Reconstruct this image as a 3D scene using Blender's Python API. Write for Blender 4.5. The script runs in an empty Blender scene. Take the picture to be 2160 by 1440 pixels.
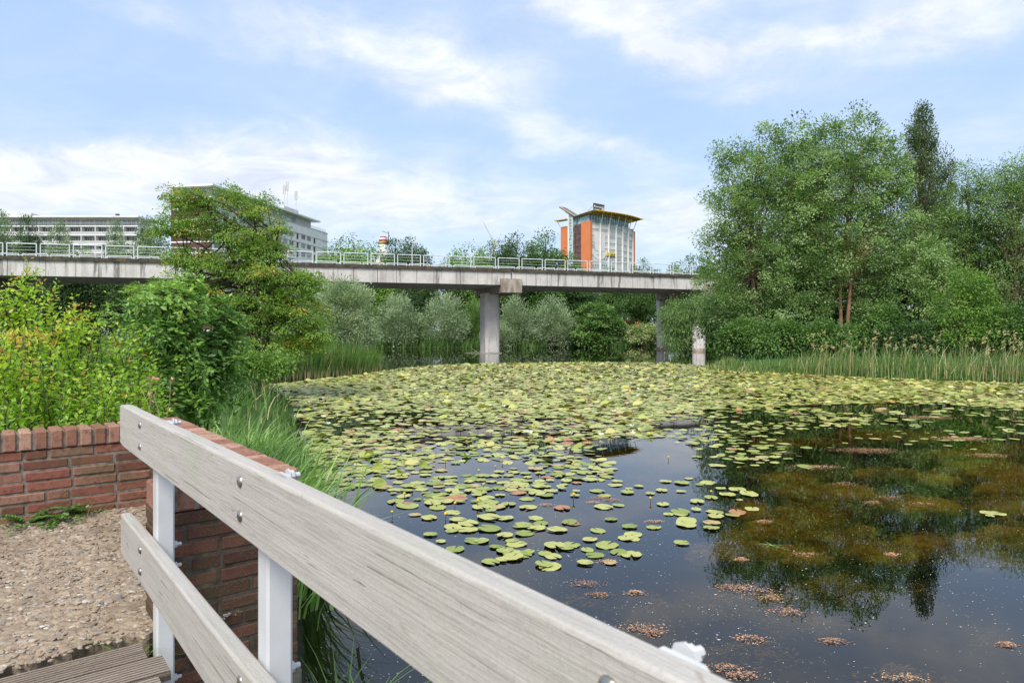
import bpy, bmesh, math, random
import numpy as np
from mathutils import Vector, Matrix
RNG = np.random.default_rng(7)
random.seed(7)
SC = bpy.context.scene
COL = SC.collection
CAMZ = 2.2
FPX, PXC, PYH = 1440.0, 1080.0, 697.0      # focal length / principal column / horizon row, in the photo's pixels


def at(px, py, Y):                          # a point at distance Y seen at photo pixel (px, py)
    return np.array([(px - PXC) / FPX * Y, Y, CAMZ - (py - PYH) / FPX * Y])


# footbridge frame: u runs along the railing towards the viewer, v across it towards the water
E0 = np.array([-1.533, 2.667]); U = np.array([.620, -.785]); V_ = np.array([.785, .620])


def tn(t, n, z):
    p = E0 + t * U + n * V_
    return np.array([p[0], p[1], z])


# ------------------------------------------------------------------ objects
def tag(o, label=None, cat=None, group=None, kind=None):
    if label: o['label'] = label
    if cat: o['category'] = cat
    if group: o['group'] = group
    if kind: o['kind'] = kind
    return o


def empty(name, loc, label=None, cat=None, group=None, rz=0.0):
    o = bpy.data.objects.new(name, None)
    o.empty_display_size = .2
    COL.objects.link(o); o.location = tuple(loc); o.rotation_euler = (0, 0, rz)
    return tag(o, label, cat, group)


def link(name, me, parent=None, mat=None):
    o = bpy.data.objects.new(name, me)
    COL.objects.link(o)
    if mat is not None and len(me.materials) == 0: me.materials.append(mat)
    if parent is not None: o.parent = parent
    return o


def np_mesh(name, V, F, mat=None, attrs=None, smooth=False):
    """V (n,3); F one (m,k) array or a list of such arrays; attrs {name: per-vertex float}."""
    me = bpy.data.meshes.new(name)
    V = np.asarray(V, dtype=np.float32)
    if not isinstance(F, list): F = [F]
    F = [np.asarray(f, dtype=np.int32) for f in F if len(f)]
    me.vertices.add(len(V)); me.vertices.foreach_set('co', V.ravel())
    nl = sum(f.size for f in F); nf = sum(len(f) for f in F)
    me.loops.add(nl); me.polygons.add(nf)
    me.loops.foreach_set('vertex_index', np.concatenate([f.ravel() for f in F]))
    tot = np.concatenate([np.full(len(f), f.shape[1], dtype=np.int32) for f in F])
    st = np.concatenate([[0], np.cumsum(tot)[:-1]]).astype(np.int32)
    me.polygons.foreach_set('loop_start', st)
    try: me.polygons.foreach_set('loop_total', tot)
    except Exception: pass
    me.update(calc_edges=True); me.validate()
    (me.shade_smooth if smooth else me.shade_flat)()
    for k, a in (attrs or {}).items():
        at_ = me.attributes.new(k, 'FLOAT', 'POINT')
        at_.data.foreach_set('value', np.asarray(a, dtype=np.float32))
    if mat is not None: me.materials.append(mat)
    return me


class MB:
    """collects simple solids into ONE mesh"""
    def __init__(s): s.v, s.f4, s.f3, s.t, s.n = [], [], [], [], 0

    def add(s, V, F, tint=.5):
        V = np.asarray(V, dtype=float)
        for f in F:
            f = [i + s.n for i in f]
            if len(f) == 4: s.f4.append(f)
            elif len(f) == 3: s.f3.append(f)
            else:
                for k in range(1, len(f) - 1): s.f3.append([f[0], f[k], f[k + 1]])
        s.v.append(V); s.t.append(np.full(len(V), tint)); s.n += len(V)

    def frame_box(s, o, ax, ay, az, x0, x1, y0, y1, z0, z1, tint=.5):
        o, ax, ay, az = map(lambda q: np.asarray(q, float), (o, ax, ay, az))
        P = [o + ax * x + ay * y + az * z for x in (x0, x1) for y in (y0, y1) for z in (z0, z1)]
        s.add(P, [(0, 1, 3, 2), (4, 6, 7, 5), (0, 4, 5, 1), (2, 3, 7, 6), (0, 2, 6, 4), (1, 5, 7, 3)], tint)

    def box(s, x0, x1, y0, y1, z0, z1, tint=.5):
        s.frame_box((0, 0, 0), (1, 0, 0), (0, 1, 0), (0, 0, 1), x0, x1, y0, y1, z0, z1, tint)

    def cham(s, o, ax, ay, az, x0, x1, y0, y1, z0, z1, c, tint=.5):
        """box with every edge chamfered by c"""
        o, ax, ay, az = map(lambda q: np.asarray(q, float), (o, ax, ay, az))
        lo = np.array([x0, y0, z0], float); hi = np.array([x1, y1, z1], float)
        c = min(c, .45 * float((hi - lo).min()))
        idx, P = {}, []
        for sx in (0, 1):
            for sy in (0, 1):
                for sz in (0, 1):
                    b = np.array([sx, sy, sz])
                    for k in range(3):
                        p = np.where(b, hi - c, lo + c).astype(float)
                        p[k] = hi[k] if b[k] else lo[k]
                        idx[(sx, sy, sz, k)] = len(P)
                        P.append(o + ax * p[0] + ay * p[1] + az * p[2])
        F = []
        for k in range(3):
            a, b = [(1, 2), (0, 2), (0, 1)][k]
            for sgn in (0, 1):
                q = []
                for (p1, p2) in ((0, 0), (1, 0), (1, 1), (0, 1)):
                    bb = [0, 0, 0]; bb[k] = sgn; bb[a] = p1; bb[b] = p2
                    q.append(idx[(*bb, k)])
                F.append(q)
            for p1 in (0, 1):
                for p2 in (0, 1):
                    b0 = [0, 0, 0]; b0[a] = p1; b0[b] = p2; b1 = list(b0); b1[k] = 1
                    F.append([idx[(*b0, a)], idx[(*b1, a)], idx[(*b1, b)], idx[(*b0, b)]])
        for sx in (0, 1):
            for sy in (0, 1):
                for sz in (0, 1): F.append([idx[(sx, sy, sz, k)] for k in range(3)])
        s.add(P, F, tint)

    def tube(s, path, rad, n=6, tint=.5, cap=True):
        path = np.asarray(path, float); rad = np.broadcast_to(np.asarray(rad, float), (len(path),))
        d = np.gradient(path, axis=0); d /= np.linalg.norm(d, axis=1)[:, None] + 1e-9
        ref = np.array([.31, .17, .94]) if abs(d[0, 2]) < .9 else np.array([.95, .2, .1])
        a = np.cross(d, ref); a /= np.linalg.norm(a, axis=1)[:, None] + 1e-9
        b = np.cross(d, a)
        th = np.arange(n) / n * 2 * math.pi
        P = (path[:, None] + rad[:, None, None] * (np.cos(th)[None, :, None] * a[:, None] + np.sin(th)[None, :, None] * b[:, None])).reshape(-1, 3)
        F = [(i * n + k, i * n + (k + 1) % n, (i + 1) * n + (k + 1) % n, (i + 1) * n + k) for i in range(len(path) - 1) for k in range(n)]
        if cap: F += [tuple(range(n))[::-1], tuple((len(path) - 1) * n + k for k in range(n))]
        s.add(P, F, tint)

    def lathe(s, o, prof, n=16, tint=.5, axis=None):
        """prof: list of (r, h) about an axis through o"""
        o = np.asarray(o, float)
        az = np.array([0, 0, 1.]) if axis is None else np.asarray(axis, float) / np.linalg.norm(axis)
        ref = np.array([1., 0, 0]) if abs(az[0]) < .9 else np.array([0, 1., 0])
        ax = np.cross(az, ref); ax /= np.linalg.norm(ax); ay = np.cross(az, ax)
        th = np.arange(n) / n * 2 * math.pi
        P = [o + az * h + r * (math.cos(a) * ax + math.sin(a) * ay) for r, h in prof for a in th]
        F = [(i * n + k, i * n + (k + 1) % n, (i + 1) * n + (k + 1) % n, (i + 1) * n + k) for i in range(len(prof) - 1) for k in range(n)]
        F += [tuple(range(n))[::-1], tuple((len(prof) - 1) * n + k for k in range(n))]
        s.add(P, F, tint)

    def mesh(s, name, mat=None, smooth=False):
        V = np.concatenate(s.v); F = []
        if s.f4: F.append(np.array(s.f4))
        if s.f3: F.append(np.array(s.f3))
        me = np_mesh(name, V, F, mat, {'tint': np.concatenate(s.t)}, smooth)
        bm = bmesh.new(); bm.from_mesh(me); bmesh.ops.recalc_face_normals(bm, faces=bm.faces); bm.to_mesh(me); bm.free()
        return me

    def build(s, name, mat, parent=None, smooth=False, loc=None):
        return link(name, s.mesh(name, mat, smooth), parent)


def offset_children(root):
    """children were meshed in world coordinates: move them into the root's frame"""
    M = Matrix.Translation(root.location).inverted()
    for c in root.children:
        c.matrix_parent_inverse = M
        for g in c.children: pass
    return root


# ------------------------------------------------------------------ materials
def new_mat(name):
    m = bpy.data.materials.new(name); m.use_nodes = True
    nt = m.node_tree; nt.nodes.clear()
    out = nt.nodes.new('ShaderNodeOutputMaterial')
    return m, nt, out


def N(nt, typ, **kw):
    n = nt.nodes.new(typ)
    for k, v in kw.items():
        if k in n.inputs.keys() and not hasattr(n, k): n.inputs[k].default_value = v
        else: setattr(n, k, v)
    return n


def ramp(nt, stops, fac=None):
    r = nt.nodes.new('ShaderNodeValToRGB')
    el = r.color_ramp.elements
    el[0].position, el[0].color = stops[0][0], (*stops[0][1], 1)
    el[1].position, el[1].color = stops[-1][0], (*stops[-1][1], 1)
    for p, c in stops[1:-1]:
        e = el.new(p); e.color = (*c, 1)
    if fac is not None: nt.links.new(fac, r.inputs[0])
    return r


def noise(nt, scale, detail=4, rough=.55, vec=None, dist=0.0, stretch=None):
    n = nt.nodes.new('ShaderNodeTexNoise')
    n.inputs['Scale'].default_value = scale; n.inputs['Detail'].default_value = detail
    n.inputs['Roughness'].default_value = rough; n.inputs['Distortion'].default_value = dist
    if vec is None:
        tc = nt.nodes.new('ShaderNodeTexCoord'); vec = tc.outputs['Object']
    if stretch is not None:
        mp = nt.nodes.new('ShaderNodeMapping'); mp.inputs['Scale'].default_value = stretch
        nt.links.new(vec, mp.inputs[0]); vec = mp.outputs[0]
    nt.links.new(vec, n.inputs['Vector'])
    return n


def mixc(nt, a, b, fac, mode='MIX'):
    m = nt.nodes.new('ShaderNodeMix'); m.data_type = 'RGBA'; m.blend_type = mode
    for i, q in ((0, fac), (6, a), (7, b)):
        if hasattr(q, 'is_output') or hasattr(q, 'links'): nt.links.new(q, m.inputs[i])
        elif i == 0: m.inputs[0].default_value = q
        else: m.inputs[i].default_value = (*q, 1)
    return m.outputs[2]


def attr(nt, name='tint'):
    a = nt.nodes.new('ShaderNodeAttribute'); a.attribute_name = name
    return a.outputs['Fac']


def math_n(nt, op, a, b=None, c=None, clamp=False):
    m = nt.nodes.new('ShaderNodeMath'); m.operation = op; m.use_clamp = clamp
    for i, q in enumerate((a, b, c)):
        if q is None: continue
        if hasattr(q, 'links'): nt.links.new(q, m.inputs[i])
        else: m.inputs[i].default_value = q
    return m.outputs[0]


def principled(nt, out, col, rough=.6, spec=.3, metal=0.0, bump=None, bump_d=.01, bump_s=.5):
    b = nt.nodes.new('ShaderNodeBsdfPrincipled')
    if hasattr(col, 'links'): nt.links.new(col, b.inputs['Base Color'])
    else: b.inputs['Base Color'].default_value = (*col, 1)
    if hasattr(rough, 'links'): nt.links.new(rough, b.inputs['Roughness'])
    else: b.inputs['Roughness'].default_value = rough
    b.inputs['Specular IOR Level'].default_value = spec; b.inputs['Metallic'].default_value = metal
    if bump is not None:
        bp = nt.nodes.new('ShaderNodeBump'); bp.inputs['Strength'].default_value = bump_s; bp.inputs['Distance'].default_value = bump_d
        nt.links.new(bump, bp.inputs['Height']); nt.links.new(bp.outputs[0], b.inputs['Normal'])
    nt.links.new(b.outputs[0], out.inputs['Surface'])
    return b


def plain(name, c, rough=.6, spec=.3, metal=0.0, var=.15, scale=3.0, bump=0.0):
    m, nt, out = new_mat(name)
    n = noise(nt, scale, 5)
    lo = tuple(x * (1 - var) for x in c); hi = tuple(min(1, x * (1 + var)) for x in c)
    col = ramp(nt, [(.3, lo), (.7, hi)], n.outputs['Fac']).outputs[0]
    principled(nt, out, col, rough, spec, metal, n.outputs['Fac'] if bump else None, bump)
    return m


LEAF_GAIN = 1.35


def leaf_mat(name, stops, trans=.3, rough=.45, spec=.35, tr_gain=1.5):
    m, nt, out = new_mat(name)
    c = ramp(nt, [(p, tuple(min(.8, x * LEAF_GAIN) for x in q)) for p, q in stops], attr(nt)).outputs[0]
    b = nt.nodes.new('ShaderNodeBsdfPrincipled'); nt.links.new(c, b.inputs['Base Color'])
    b.inputs['Roughness'].default_value = rough; b.inputs['Specular IOR Level'].default_value = spec
    tr = nt.nodes.new('ShaderNodeBsdfTranslucent')
    g = mixc(nt, c, (tr_gain, tr_gain * 1.05, tr_gain * .6), 1.0, 'MULTIPLY'); nt.links.new(g, tr.inputs['Color'])
    mx = nt.nodes.new('ShaderNodeMixShader'); mx.inputs[0].default_value = trans
    nt.links.new(b.outputs[0], mx.inputs[1]); nt.links.new(tr.outputs[0], mx.inputs[2])
    nt.links.new(mx.outputs[0], out.inputs['Surface'])
    return m


# ------------------------------------------------------------------ leaves, blades
def nrm(a): return a / (np.linalg.norm(a, axis=-1, keepdims=True) + 1e-9)


LEAF4 = (np.array([[0, 0, 0], [.42, .5, .10], [1, 0, -.06], [.42, -.5, .10]]), np.array([[0, 1, 2, 3]]))
LEAF6 = (np.array([[0, 0, 0], [.28, .46, .10], [.66, .36, .06], [1, 0, -.16], [.66, -.36, .06], [.28, -.46, .10], [.5, 0, -.02]]),
         np.array([[0, 6, 2, 1], [6, 3, 2, 2], [0, 5, 4, 6], [6, 4, 3, 3]]))
LEAF7 = (np.array([[0, 0, 0], [.30, .5, .10], [.62, .42, .06], [1, 0, -.18], [.62, -.42, .06], [.30, -.5, .10]]),
         np.array([[0, 3, 2, 1], [0, 5, 4, 3]]))


def leaves(P, D, Nn, L, W, tint, tpl=LEAF4):
    """one mesh part of many leaves: P base points, D length direction, Nn face normal, L length, W width ratio"""
    P = np.asarray(P, float); n = len(P)
    D = nrm(D); S = nrm(np.cross(Nn, D)); Up = np.cross(D, S)
    L = np.broadcast_to(np.asarray(L, float), (n,))
    T, F = tpl; k = len(T)
    V = P[:, None, :] + L[:, None, None] * (T[None, :, 0:1] * D[:, None, :] + W * T[None, :, 1:2] * S[:, None, :] + T[None, :, 2:3] * Up[:, None, :])
    Fa = (F[None] + (np.arange(n) * k)[:, None, None]).reshape(-1, F.shape[1])
    return V.reshape(-1, 3), Fa, np.repeat(np.broadcast_to(tint, (n,)), k)


def blades(B, H, lean, amt, W, tint, seg=3):
    """grass blades: base B, height H, lean direction (xy unit), lean amount (fraction of H), width W"""
    n = len(B)
    ld = np.zeros((n, 3)); ld[:, :2] = lean
    side = np.stack([-ld[:, 1], ld[:, 0], np.zeros(n)], 1)
    tw = RNG.uniform(-1, 1, n)[:, None]
    side = nrm(side + tw * ld)
    ts = np.linspace(0, 1, seg + 1)
    rows = []
    for t in ts:
        c = B + np.outer(H * (t - .35 * np.minimum(amt, 1.6) * t ** 2.4), [0, 0, 1]) + ld * (H * amt * t ** 1.9)[:, None]
        w = (W * (1 - t ** 1.7) * .5 + .0004)[:, None]
        rows += [c - side * w, c + side * w]
    V = np.stack(rows, 1)
    k = V.shape[1]
    F = np.array([[2 * i, 2 * i + 1, 2 * i + 3, 2 * i + 2] for i in range(seg)])
    Fa = (F[None] + (np.arange(n) * k)[:, None, None]).reshape(-1, 4)
    return V.reshape(-1, 3), Fa, np.repeat(tint, k)


def merge(*parts):
    Vs, Fs, Ts, o = [], [], [], 0
    for V, F, T in parts:
        Vs.append(V); Fs.append(F + o); Ts.append(T); o += len(V)
    return np.concatenate(Vs), np.concatenate(Fs), np.concatenate(Ts)


def rand_dir(n): return nrm(RNG.normal(size=(n, 3)))
# ------------------------------------------------------------------ lake outline (world x, y), land outside it
def w2(t, n): return tuple(E0 + t * U + n * V_)


LAKE = np.array([
    w2(.22, -7.), w2(.22, .3), (-.92, 2.95), (-1.25, 4.2), (-2.3, 7.3), (-3.25, 10.4), (-4.4, 14.3), (-6.2, 19.), (-8.0, 23.6), (-10.6, 27.3), (-11.6, 28.8),
    (-10.9, 30.2), (-8.9, 32.8), (-7.7, 35.2), (-7.3, 37.2), (-8.1, 39.2), (-13, 42.5), (-24, 47), (-45, 54), (-80, 62), (-80, 78), (-40, 80),
    (-16, 82.5), (-4, 84.5), (4, 87), (11, 92), (19, 98), (30, 108), (48, 112), (60, 100), (46, 86), (30, 80), (23.5, 72), (21.5, 62), (17.5, 50),
    (12.8, 41.5), (11.4, 38.8), (12.6, 36.2), (16.5, 33.4), (19.6, 31.2), (23.5, 30.4), (32, 28.5), (48, 23), (60, 12), (60, -40), (-7, -40)])


def sdf(P):
    """distance to the shore, positive on land"""
    P = np.asarray(P, float)[:, :2]
    A = LAKE; B = np.roll(LAKE, -1, 0)
    d = np.full(len(P), 1e9); ins = np.zeros(len(P), bool)
    for a, b in zip(A, B):
        ab = b - a; ap = P - a
        t = np.clip((ap @ ab) / (ab @ ab), 0, 1)
        d = np.minimum(d, np.linalg.norm(ap - t[:, None] * ab, axis=1))
        c = (a[1] > P[:, 1]) != (b[1] > P[:, 1])
        with np.errstate(divide='ignore', invalid='ignore'):
            xi = (b[0] - a[0]) * (P[:, 1] - a[1]) / (b[1] - a[1]) + a[0]
        ins ^= c & (P[:, 0] < xi)
    return np.where(ins, -d, d)


def height(P):
    P = np.asarray(P, float)
    d = sdf(P); x, y = P[:, 0], P[:, 1]
    h = np.where(d < 0, np.maximum(-1.3, d * .62), .55 * (1 - np.exp(-np.maximum(d, 0) / 1.1)))
    h = h + np.where(d > 0, np.minimum(d, 40) * .012 + .06 * np.sin(x * .7 + 1.3) * np.cos(y * .6) * np.minimum(d, 1), 0)
    near = np.exp(-(((x + 5.5) / 4.5) ** 2 + ((y - 2.6) / 3.2) ** 2) ** 2)
    return h + np.where(d > 0, near * .42 * np.minimum(d / 1.2, 1), 0)


g1 = np.concatenate([[-1900, -1200, -800, -520, -340, -220, -150, -110, -85], np.arange(-70, -12, 1.4), np.arange(-12, 26, .45), np.arange(26, 71, 1.4), [85, 110, 150, 220, 340, 520, 800, 1200, 1900]])
g2 = np.concatenate([[-600, -300, -120, -60, -41], np.arange(-38, -4, 3.), np.arange(-4, 45, .45), np.arange(45, 116, 1.3), [125, 150, 190, 260, 400, 650, 1000, 1600, 2600]])
GX, GY = np.meshgrid(g1, g2)
GP = np.stack([GX.ravel(), GY.ravel()], 1)
GZ = height(GP)
nx, ny = len(g1), len(g2)
ii = (np.arange(ny - 1)[:, None] * nx + np.arange(nx - 1)[None]).ravel()
m, nt, out = new_mat('ground_mat')
n1 = noise(nt, .6, 8); n2 = noise(nt, 14, 5)
geo = N(nt, 'ShaderNodeNewGeometry'); sep = N(nt, 'ShaderNodeSeparateXYZ'); nt.links.new(geo.outputs['Position'], sep.inputs[0])
grass = ramp(nt, [(.3, (.035, .07, .018)), (.55, (.06, .11, .028)), (.75, (.11, .13, .045))], n1.outputs['Fac']).outputs[0]
soil = ramp(nt, [(.3, (.010, .009, .007)), (.7, (.026, .021, .013))], n2.outputs['Fac']).outputs[0]
wet = math_n(nt, 'MULTIPLY_ADD', sep.outputs['Z'], 4.0, .1, clamp=True)
principled(nt, out, mixc(nt, soil, grass, wet), .9, .15, bump=n2.outputs['Fac'], bump_d=.03)
GROUND_MAT = m
g = link('ground', np_mesh('ground', np.column_stack([GP, GZ]), np.stack([ii, ii + 1, ii + nx + 1, ii + nx], 1), m, smooth=True))
tag(g, kind='structure')

# ------------------------------------------------------------------ water: clear brown water that mirrors the sky at low angles
m, nt, out = new_mat('water_mat')
tc = N(nt, 'ShaderNodeTexCoord')
na = noise(nt, 1.1, 3, .5, tc.outputs['Object'], stretch=(1, .6, 1)); nb = noise(nt, 7.0, 2, .5, tc.outputs['Object'])
hh = math_n(nt, 'ADD', math_n(nt, 'MULTIPLY', na.outputs['Fac'], .7), math_n(nt, 'MULTIPLY', nb.outputs['Fac'], .10))
bp = N(nt, 'ShaderNodeBump'); bp.inputs['Strength'].default_value = .07; bp.inputs['Distance'].default_value = .03
nt.links.new(hh, bp.inputs['Height'])
fr = N(nt, 'ShaderNodeFresnel'); fr.inputs['IOR'].default_value = 1.46; nt.links.new(bp.outputs[0], fr.inputs['Normal'])
gl = N(nt, 'ShaderNodeBsdfGlossy'); gl.inputs['Roughness'].default_value = .012; gl.inputs['Color'].default_value = (1, 1, 1, 1); nt.links.new(bp.outputs[0], gl.inputs['Normal'])
trn = N(nt, 'ShaderNodeBsdfTransparent'); trn.inputs['Color'].default_value = (.46, .42, .29, 1)
mx = N(nt, 'ShaderNodeMixShader'); nt.links.new(fr.outputs[0], mx.inputs[0]); nt.links.new(trn.outputs[0], mx.inputs[1]); nt.links.new(gl.outputs[0], mx.inputs[2])
nt.links.new(mx.outputs[0], out.inputs['Surface'])
w = link('water', np_mesh('water', [(-90, -45, 0), (75, -45, 0), (75, 125, 0), (-90, 125, 0)], np.array([[0, 1, 2, 3]]), m))
tag(w, kind='structure')
# ================================================================== brick parapet, path, deck, railing (all in the footbridge frame)
u3 = np.array([*U, 0]); v3 = np.array([*V_, 0]); z3 = np.array([0, 0, 1.]); o3 = np.array([*E0, 0])


def brick_mat(name, stops, moss):
    m, nt, out = new_mat(name)
    tcn = N(nt, 'ShaderNodeTexCoord')
    base = ramp(nt, stops, attr(nt)).outputs[0]
    n1 = noise(nt, 38, 6, .65, tcn.outputs['Object']); n2 = noise(nt, 5.5, 5, .6, tcn.outputs['Object'])
    n3 = noise(nt, 160, 3, .6, tcn.outputs['Object'])
    c = mixc(nt, base, (.07, .035, .025), math_n(nt, 'MULTIPLY', ramp(nt, [(.5, (0, 0, 0)), (.68, (1, 1, 1))], n1.outputs['Fac']).outputs[0], .65))
    c = mixc(nt, c, (.36, .27, .22), math_n(nt, 'MULTIPLY', ramp(nt, [(.56, (0, 0, 0)), (.75, (1, 1, 1))], n3.outputs['Fac']).outputs[0], .35))
    c = mixc(nt, c, (.075, .075, .03), math_n(nt, 'MULTIPLY', ramp(nt, [(.45, (0, 0, 0)), (.66, (1, 1, 1))], n2.outputs['Fac']).outputs[0], moss))
    hgt = math_n(nt, 'ADD', n1.outputs['Fac'], math_n(nt, 'MULTIPLY', n3.outputs['Fac'], .5))
    principled(nt, out, c, .88, .2, bump=hgt, bump_d=.006, bump_s=.7)
    return m


BRICK = brick_mat('red_brick', [(0, (.13, .06, .045)), (.25, (.225, .085, .06)), (.6, (.28, .115, .083)), (.85, (.27, .145, .105)), (1, (.34, .19, .145))], .48)
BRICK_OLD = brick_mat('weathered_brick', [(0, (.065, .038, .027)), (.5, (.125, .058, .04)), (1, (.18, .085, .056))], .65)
COPING = brick_mat('coping_brick', [(0, (.25, .115, .08)), (.5, (.34, .18, .13)), (1, (.43, .27, .20))], .25)
MORTAR = plain('mortar', (.195, .168, .142), .95, .1, var=.45, scale=30, bump=.01)


def lay(mb, mm, ax, ay, o, length, depth, ztop, zbot, course=.0585, bl=.208, j=.0125, lo=0., hi=1.):
    """running bond from ztop down; ax along the wall, ay through it"""
    k = 0; z = ztop
    while z - course > zbot - .02:
        x = -bl * (.5 if k % 2 else 0.) - RNG.uniform(0, .03) * (k % 3 == 1)
        while x < length - .01:
            x0, x1 = max(x, 0), min(x + bl, length)
            if RNG.random() < .12 and x1 - x0 > .18: x1 = x0 + .1; step = .1 + j
            else: step = x1 - x + j
            if x1 - x0 > .025:
                dy = RNG.uniform(-.004, .004); dz = RNG.uniform(-.0016, .0016)
                t = RNG.uniform(lo, hi)
                mb.cham(o, ax, ay, z3, x0, x1, dy, depth - dy * .5, z - course + j + dz, z + dz, (.0025 + .003 * RNG.random()), t)
            x += step
        z -= course; k += 1
    mm.frame_box(o, ax, ay, z3, .004, length - .004, .005, depth - .005, z, ztop - .004)


WZ = 1.645
root = empty('brick_wall', tn(-1.6, .45, 1.0), 'low red brick parapet wall with a coping of bricks on edge behind the pebbled path', 'wall')
mb, mm = MB(), MB()
ov = lambda t, n: o3 + u3 * t + v3 * n
lay(mb, mm, v3, -u3, ov(-1.525, -4.2), 4.2 + .575, .2, WZ - .105, .75)
mb.build('wall', BRICK, root)
mb2, mm2 = MB(), MB()
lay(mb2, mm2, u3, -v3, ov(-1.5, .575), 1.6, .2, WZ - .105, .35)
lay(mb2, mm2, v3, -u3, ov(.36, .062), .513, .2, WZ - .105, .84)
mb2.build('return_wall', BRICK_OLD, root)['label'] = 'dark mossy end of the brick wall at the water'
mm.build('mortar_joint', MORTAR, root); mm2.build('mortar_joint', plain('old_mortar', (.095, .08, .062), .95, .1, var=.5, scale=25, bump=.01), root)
mb, mm = MB(), MB()
n = -4.2
while n < .345:                                             # coping bricks on edge, long side through the wall
    a = RNG.uniform(-.003, .003)
    mb.cham(o3, v3, -u3, z3, n, n + .056, 1.525 - .012 + a, 1.525 + .2, WZ - .098, WZ + RNG.uniform(-.003, .003), .0055, RNG.random())
    n += .0705
mm.frame_box(o3, v3, -u3, z3, -4.2, .36, 1.525 - .002, 1.525 + .19, WZ - .1, WZ - .016)
t = -1.735
while t < .30:
    mb.cham(o3, u3, v3, z3, t, t + .0555, .368 + RNG.uniform(-.004, .004), .585, WZ - .098, WZ + RNG.uniform(-.003, .003), .008, RNG.random())
    t += .0695
mm.frame_box(o3, u3, v3, z3, -1.73, .35, .375, .575, WZ - .1, WZ - .034)
n = .064
while n < .33:
    mb.cham(o3, v3, -u3, z3, n, n + .056, -.365, -.16, WZ - .10, WZ - .005, .008, RNG.uniform(0, .3))
    n += .0695
mm.frame_box(o3, v3, -u3, z3, .068, .36, -.356, -.17, WZ - .1, WZ - .02)
mb.build('coping', COPING, root)
mm.build('coping_mortar', MORTAR, root)
mb = MB()                                                    # concrete footing under the brickwork, down into the water
mb.cham(o3, u3, v3, z3, -1.6, .345, .075, .60, -.9, .835, .012)
mb.build('footing', plain('wet_concrete', (.13, .125, .10), .85, .2, var=.5, scale=6, bump=.02), root)
offset_children(root)

# ------------------------------------------------------------------ pebbled concrete path
m, nt, out = new_mat('aggregate')
n1 = noise(nt, 90, 4, .7); n2 = noise(nt, 3.2, 5)
st = ramp(nt, [(0, (.27, .205, .145)), (.2, (.37, .30, .22)), (.36, (.23, .175, .13)), (.5, (.40, .335, .255)), (.62, (.22, .20, .18)), (.74, (.36, .235, .16)), (.86, (.48, .42, .34)), (.95, (.16, .16, .16)), (1, (.60, .57, .52))], attr(nt)).outputs[0]
c = mixc(nt, st, (.17, .13, .085), ramp(nt, [(.48, (0, 0, 0)), (.72, (.55, .55, .55))], n2.outputs['Fac']).outputs[0])
c = mixc(nt, c, (.12, .085, .055), ramp(nt, [(.5, (0, 0, 0)), (.7, (.5, .5, .5))], n1.outputs['Fac']).outputs[0])
principled(nt, out, c, .85, .25, bump=n1.outputs['Fac'], bump_d=.006, bump_s=.8)
AGG = m
PZ = 1.13
sl = []
ts = np.linspace(-1.52, .335, 90); ns = np.linspace(-4.2, .36, 200)
TT, NN = np.meshgrid(ts, ns)
rag = .018 * np.sin(NN * 9) + .012 * np.sin(NN * 23 + 1) + .008 * np.sin(NN * 57)
TE = TT + np.where(TT > .2, (TT - .2) / .135 * rag, 0)
ZZ = PZ + .012 * np.sin(TT * 3 + NN * 2.2) + .004 * RNG.normal(size=TT.shape) - np.where(TT > .28, (TT - .28) * .18, 0) + np.where(TT < -1.35, (-1.35 - TT) * .12, 0)
top = np.stack([E0[0] + TE * U[0] + NN * V_[0], E0[1] + TE * U[1] + NN * V_[1], ZZ], -1).reshape(-1, 3)
nt_, nn_ = len(ts), len(ns)
ii = (np.arange(nn_ - 1)[:, None] * nt_ + np.arange(nt_ - 1)[None]).ravel()
Fq = [np.stack([ii, ii + 1, ii + nt_ + 1, ii + nt_], 1)]
# front edge skirt
eb = np.arange(nn_) * nt_ + nt_ - 1
sk = top[eb] - np.array([0, 0, .13]) - u3 * .02 + RNG.normal(size=(nn_, 3)) * .006
allV = np.concatenate([top, sk]); k0 = len(top)
a = np.arange(nn_ - 1)
Fq.append(np.stack([eb[:-1], k0 + a, k0 + a + 1, eb[1:]], 1))
tint = np.concatenate([np.full(len(top), .30) + RNG.uniform(-.1, .1, len(top)), np.full(nn_, .3)])
# pebbles: squashed octahedral stones half sunk in the slab
sph = bmesh.new(); bmesh.ops.create_icosphere(sph, subdivisions=1, radius=1.0)
SPV = np.array([v.co[:] for v in sph.verts]); SPF = np.array([[v.index for v in f.verts] for f in sph.faces]); sph.free()
npb = 17000
pt = RNG.uniform(-1.5, .36, npb); pn = RNG.uniform(-1.9, .36, npb) ; pr = RNG.gamma(3.2, .0017, npb) + .0018
pr = np.minimum(pr, .019)
stones = SPV[None] * (pr[:, None, None] * RNG.uniform(.6, 1.25, (npb, 1, 3)) * np.array([1.3, 1.0, .42]))
ang = RNG.uniform(0, 6.28, npb); ca, sa = np.cos(ang)[:, None], np.sin(ang)[:, None]
sx = stones[..., 0] * ca - stones[..., 1] * sa; sy = stones[..., 0] * sa + stones[..., 1] * ca
stones = np.stack([sx, sy, stones[..., 2]], -1) * (1 + .16 * RNG.normal(size=(npb, 12, 1)))
rag = .018 * np.sin(pn * 9) + .012 * np.sin(pn * 23 + 1)
zc = PZ + .012 * np.sin(pt * 3 + pn * 2.2) - np.where(pt > .28, (pt - .28) * .18, 0) + np.where(pt < -1.35, (-1.35 - pt) * .12, 0) + pr * .04
pt2 = pt + np.where(pt > .2, (pt - .2) / .135 * rag, 0)
cen = np.stack([E0[0] + pt2 * U[0] + pn * V_[0], E0[1] + pt2 * U[1] + pn * V_[1], zc], -1)
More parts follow.
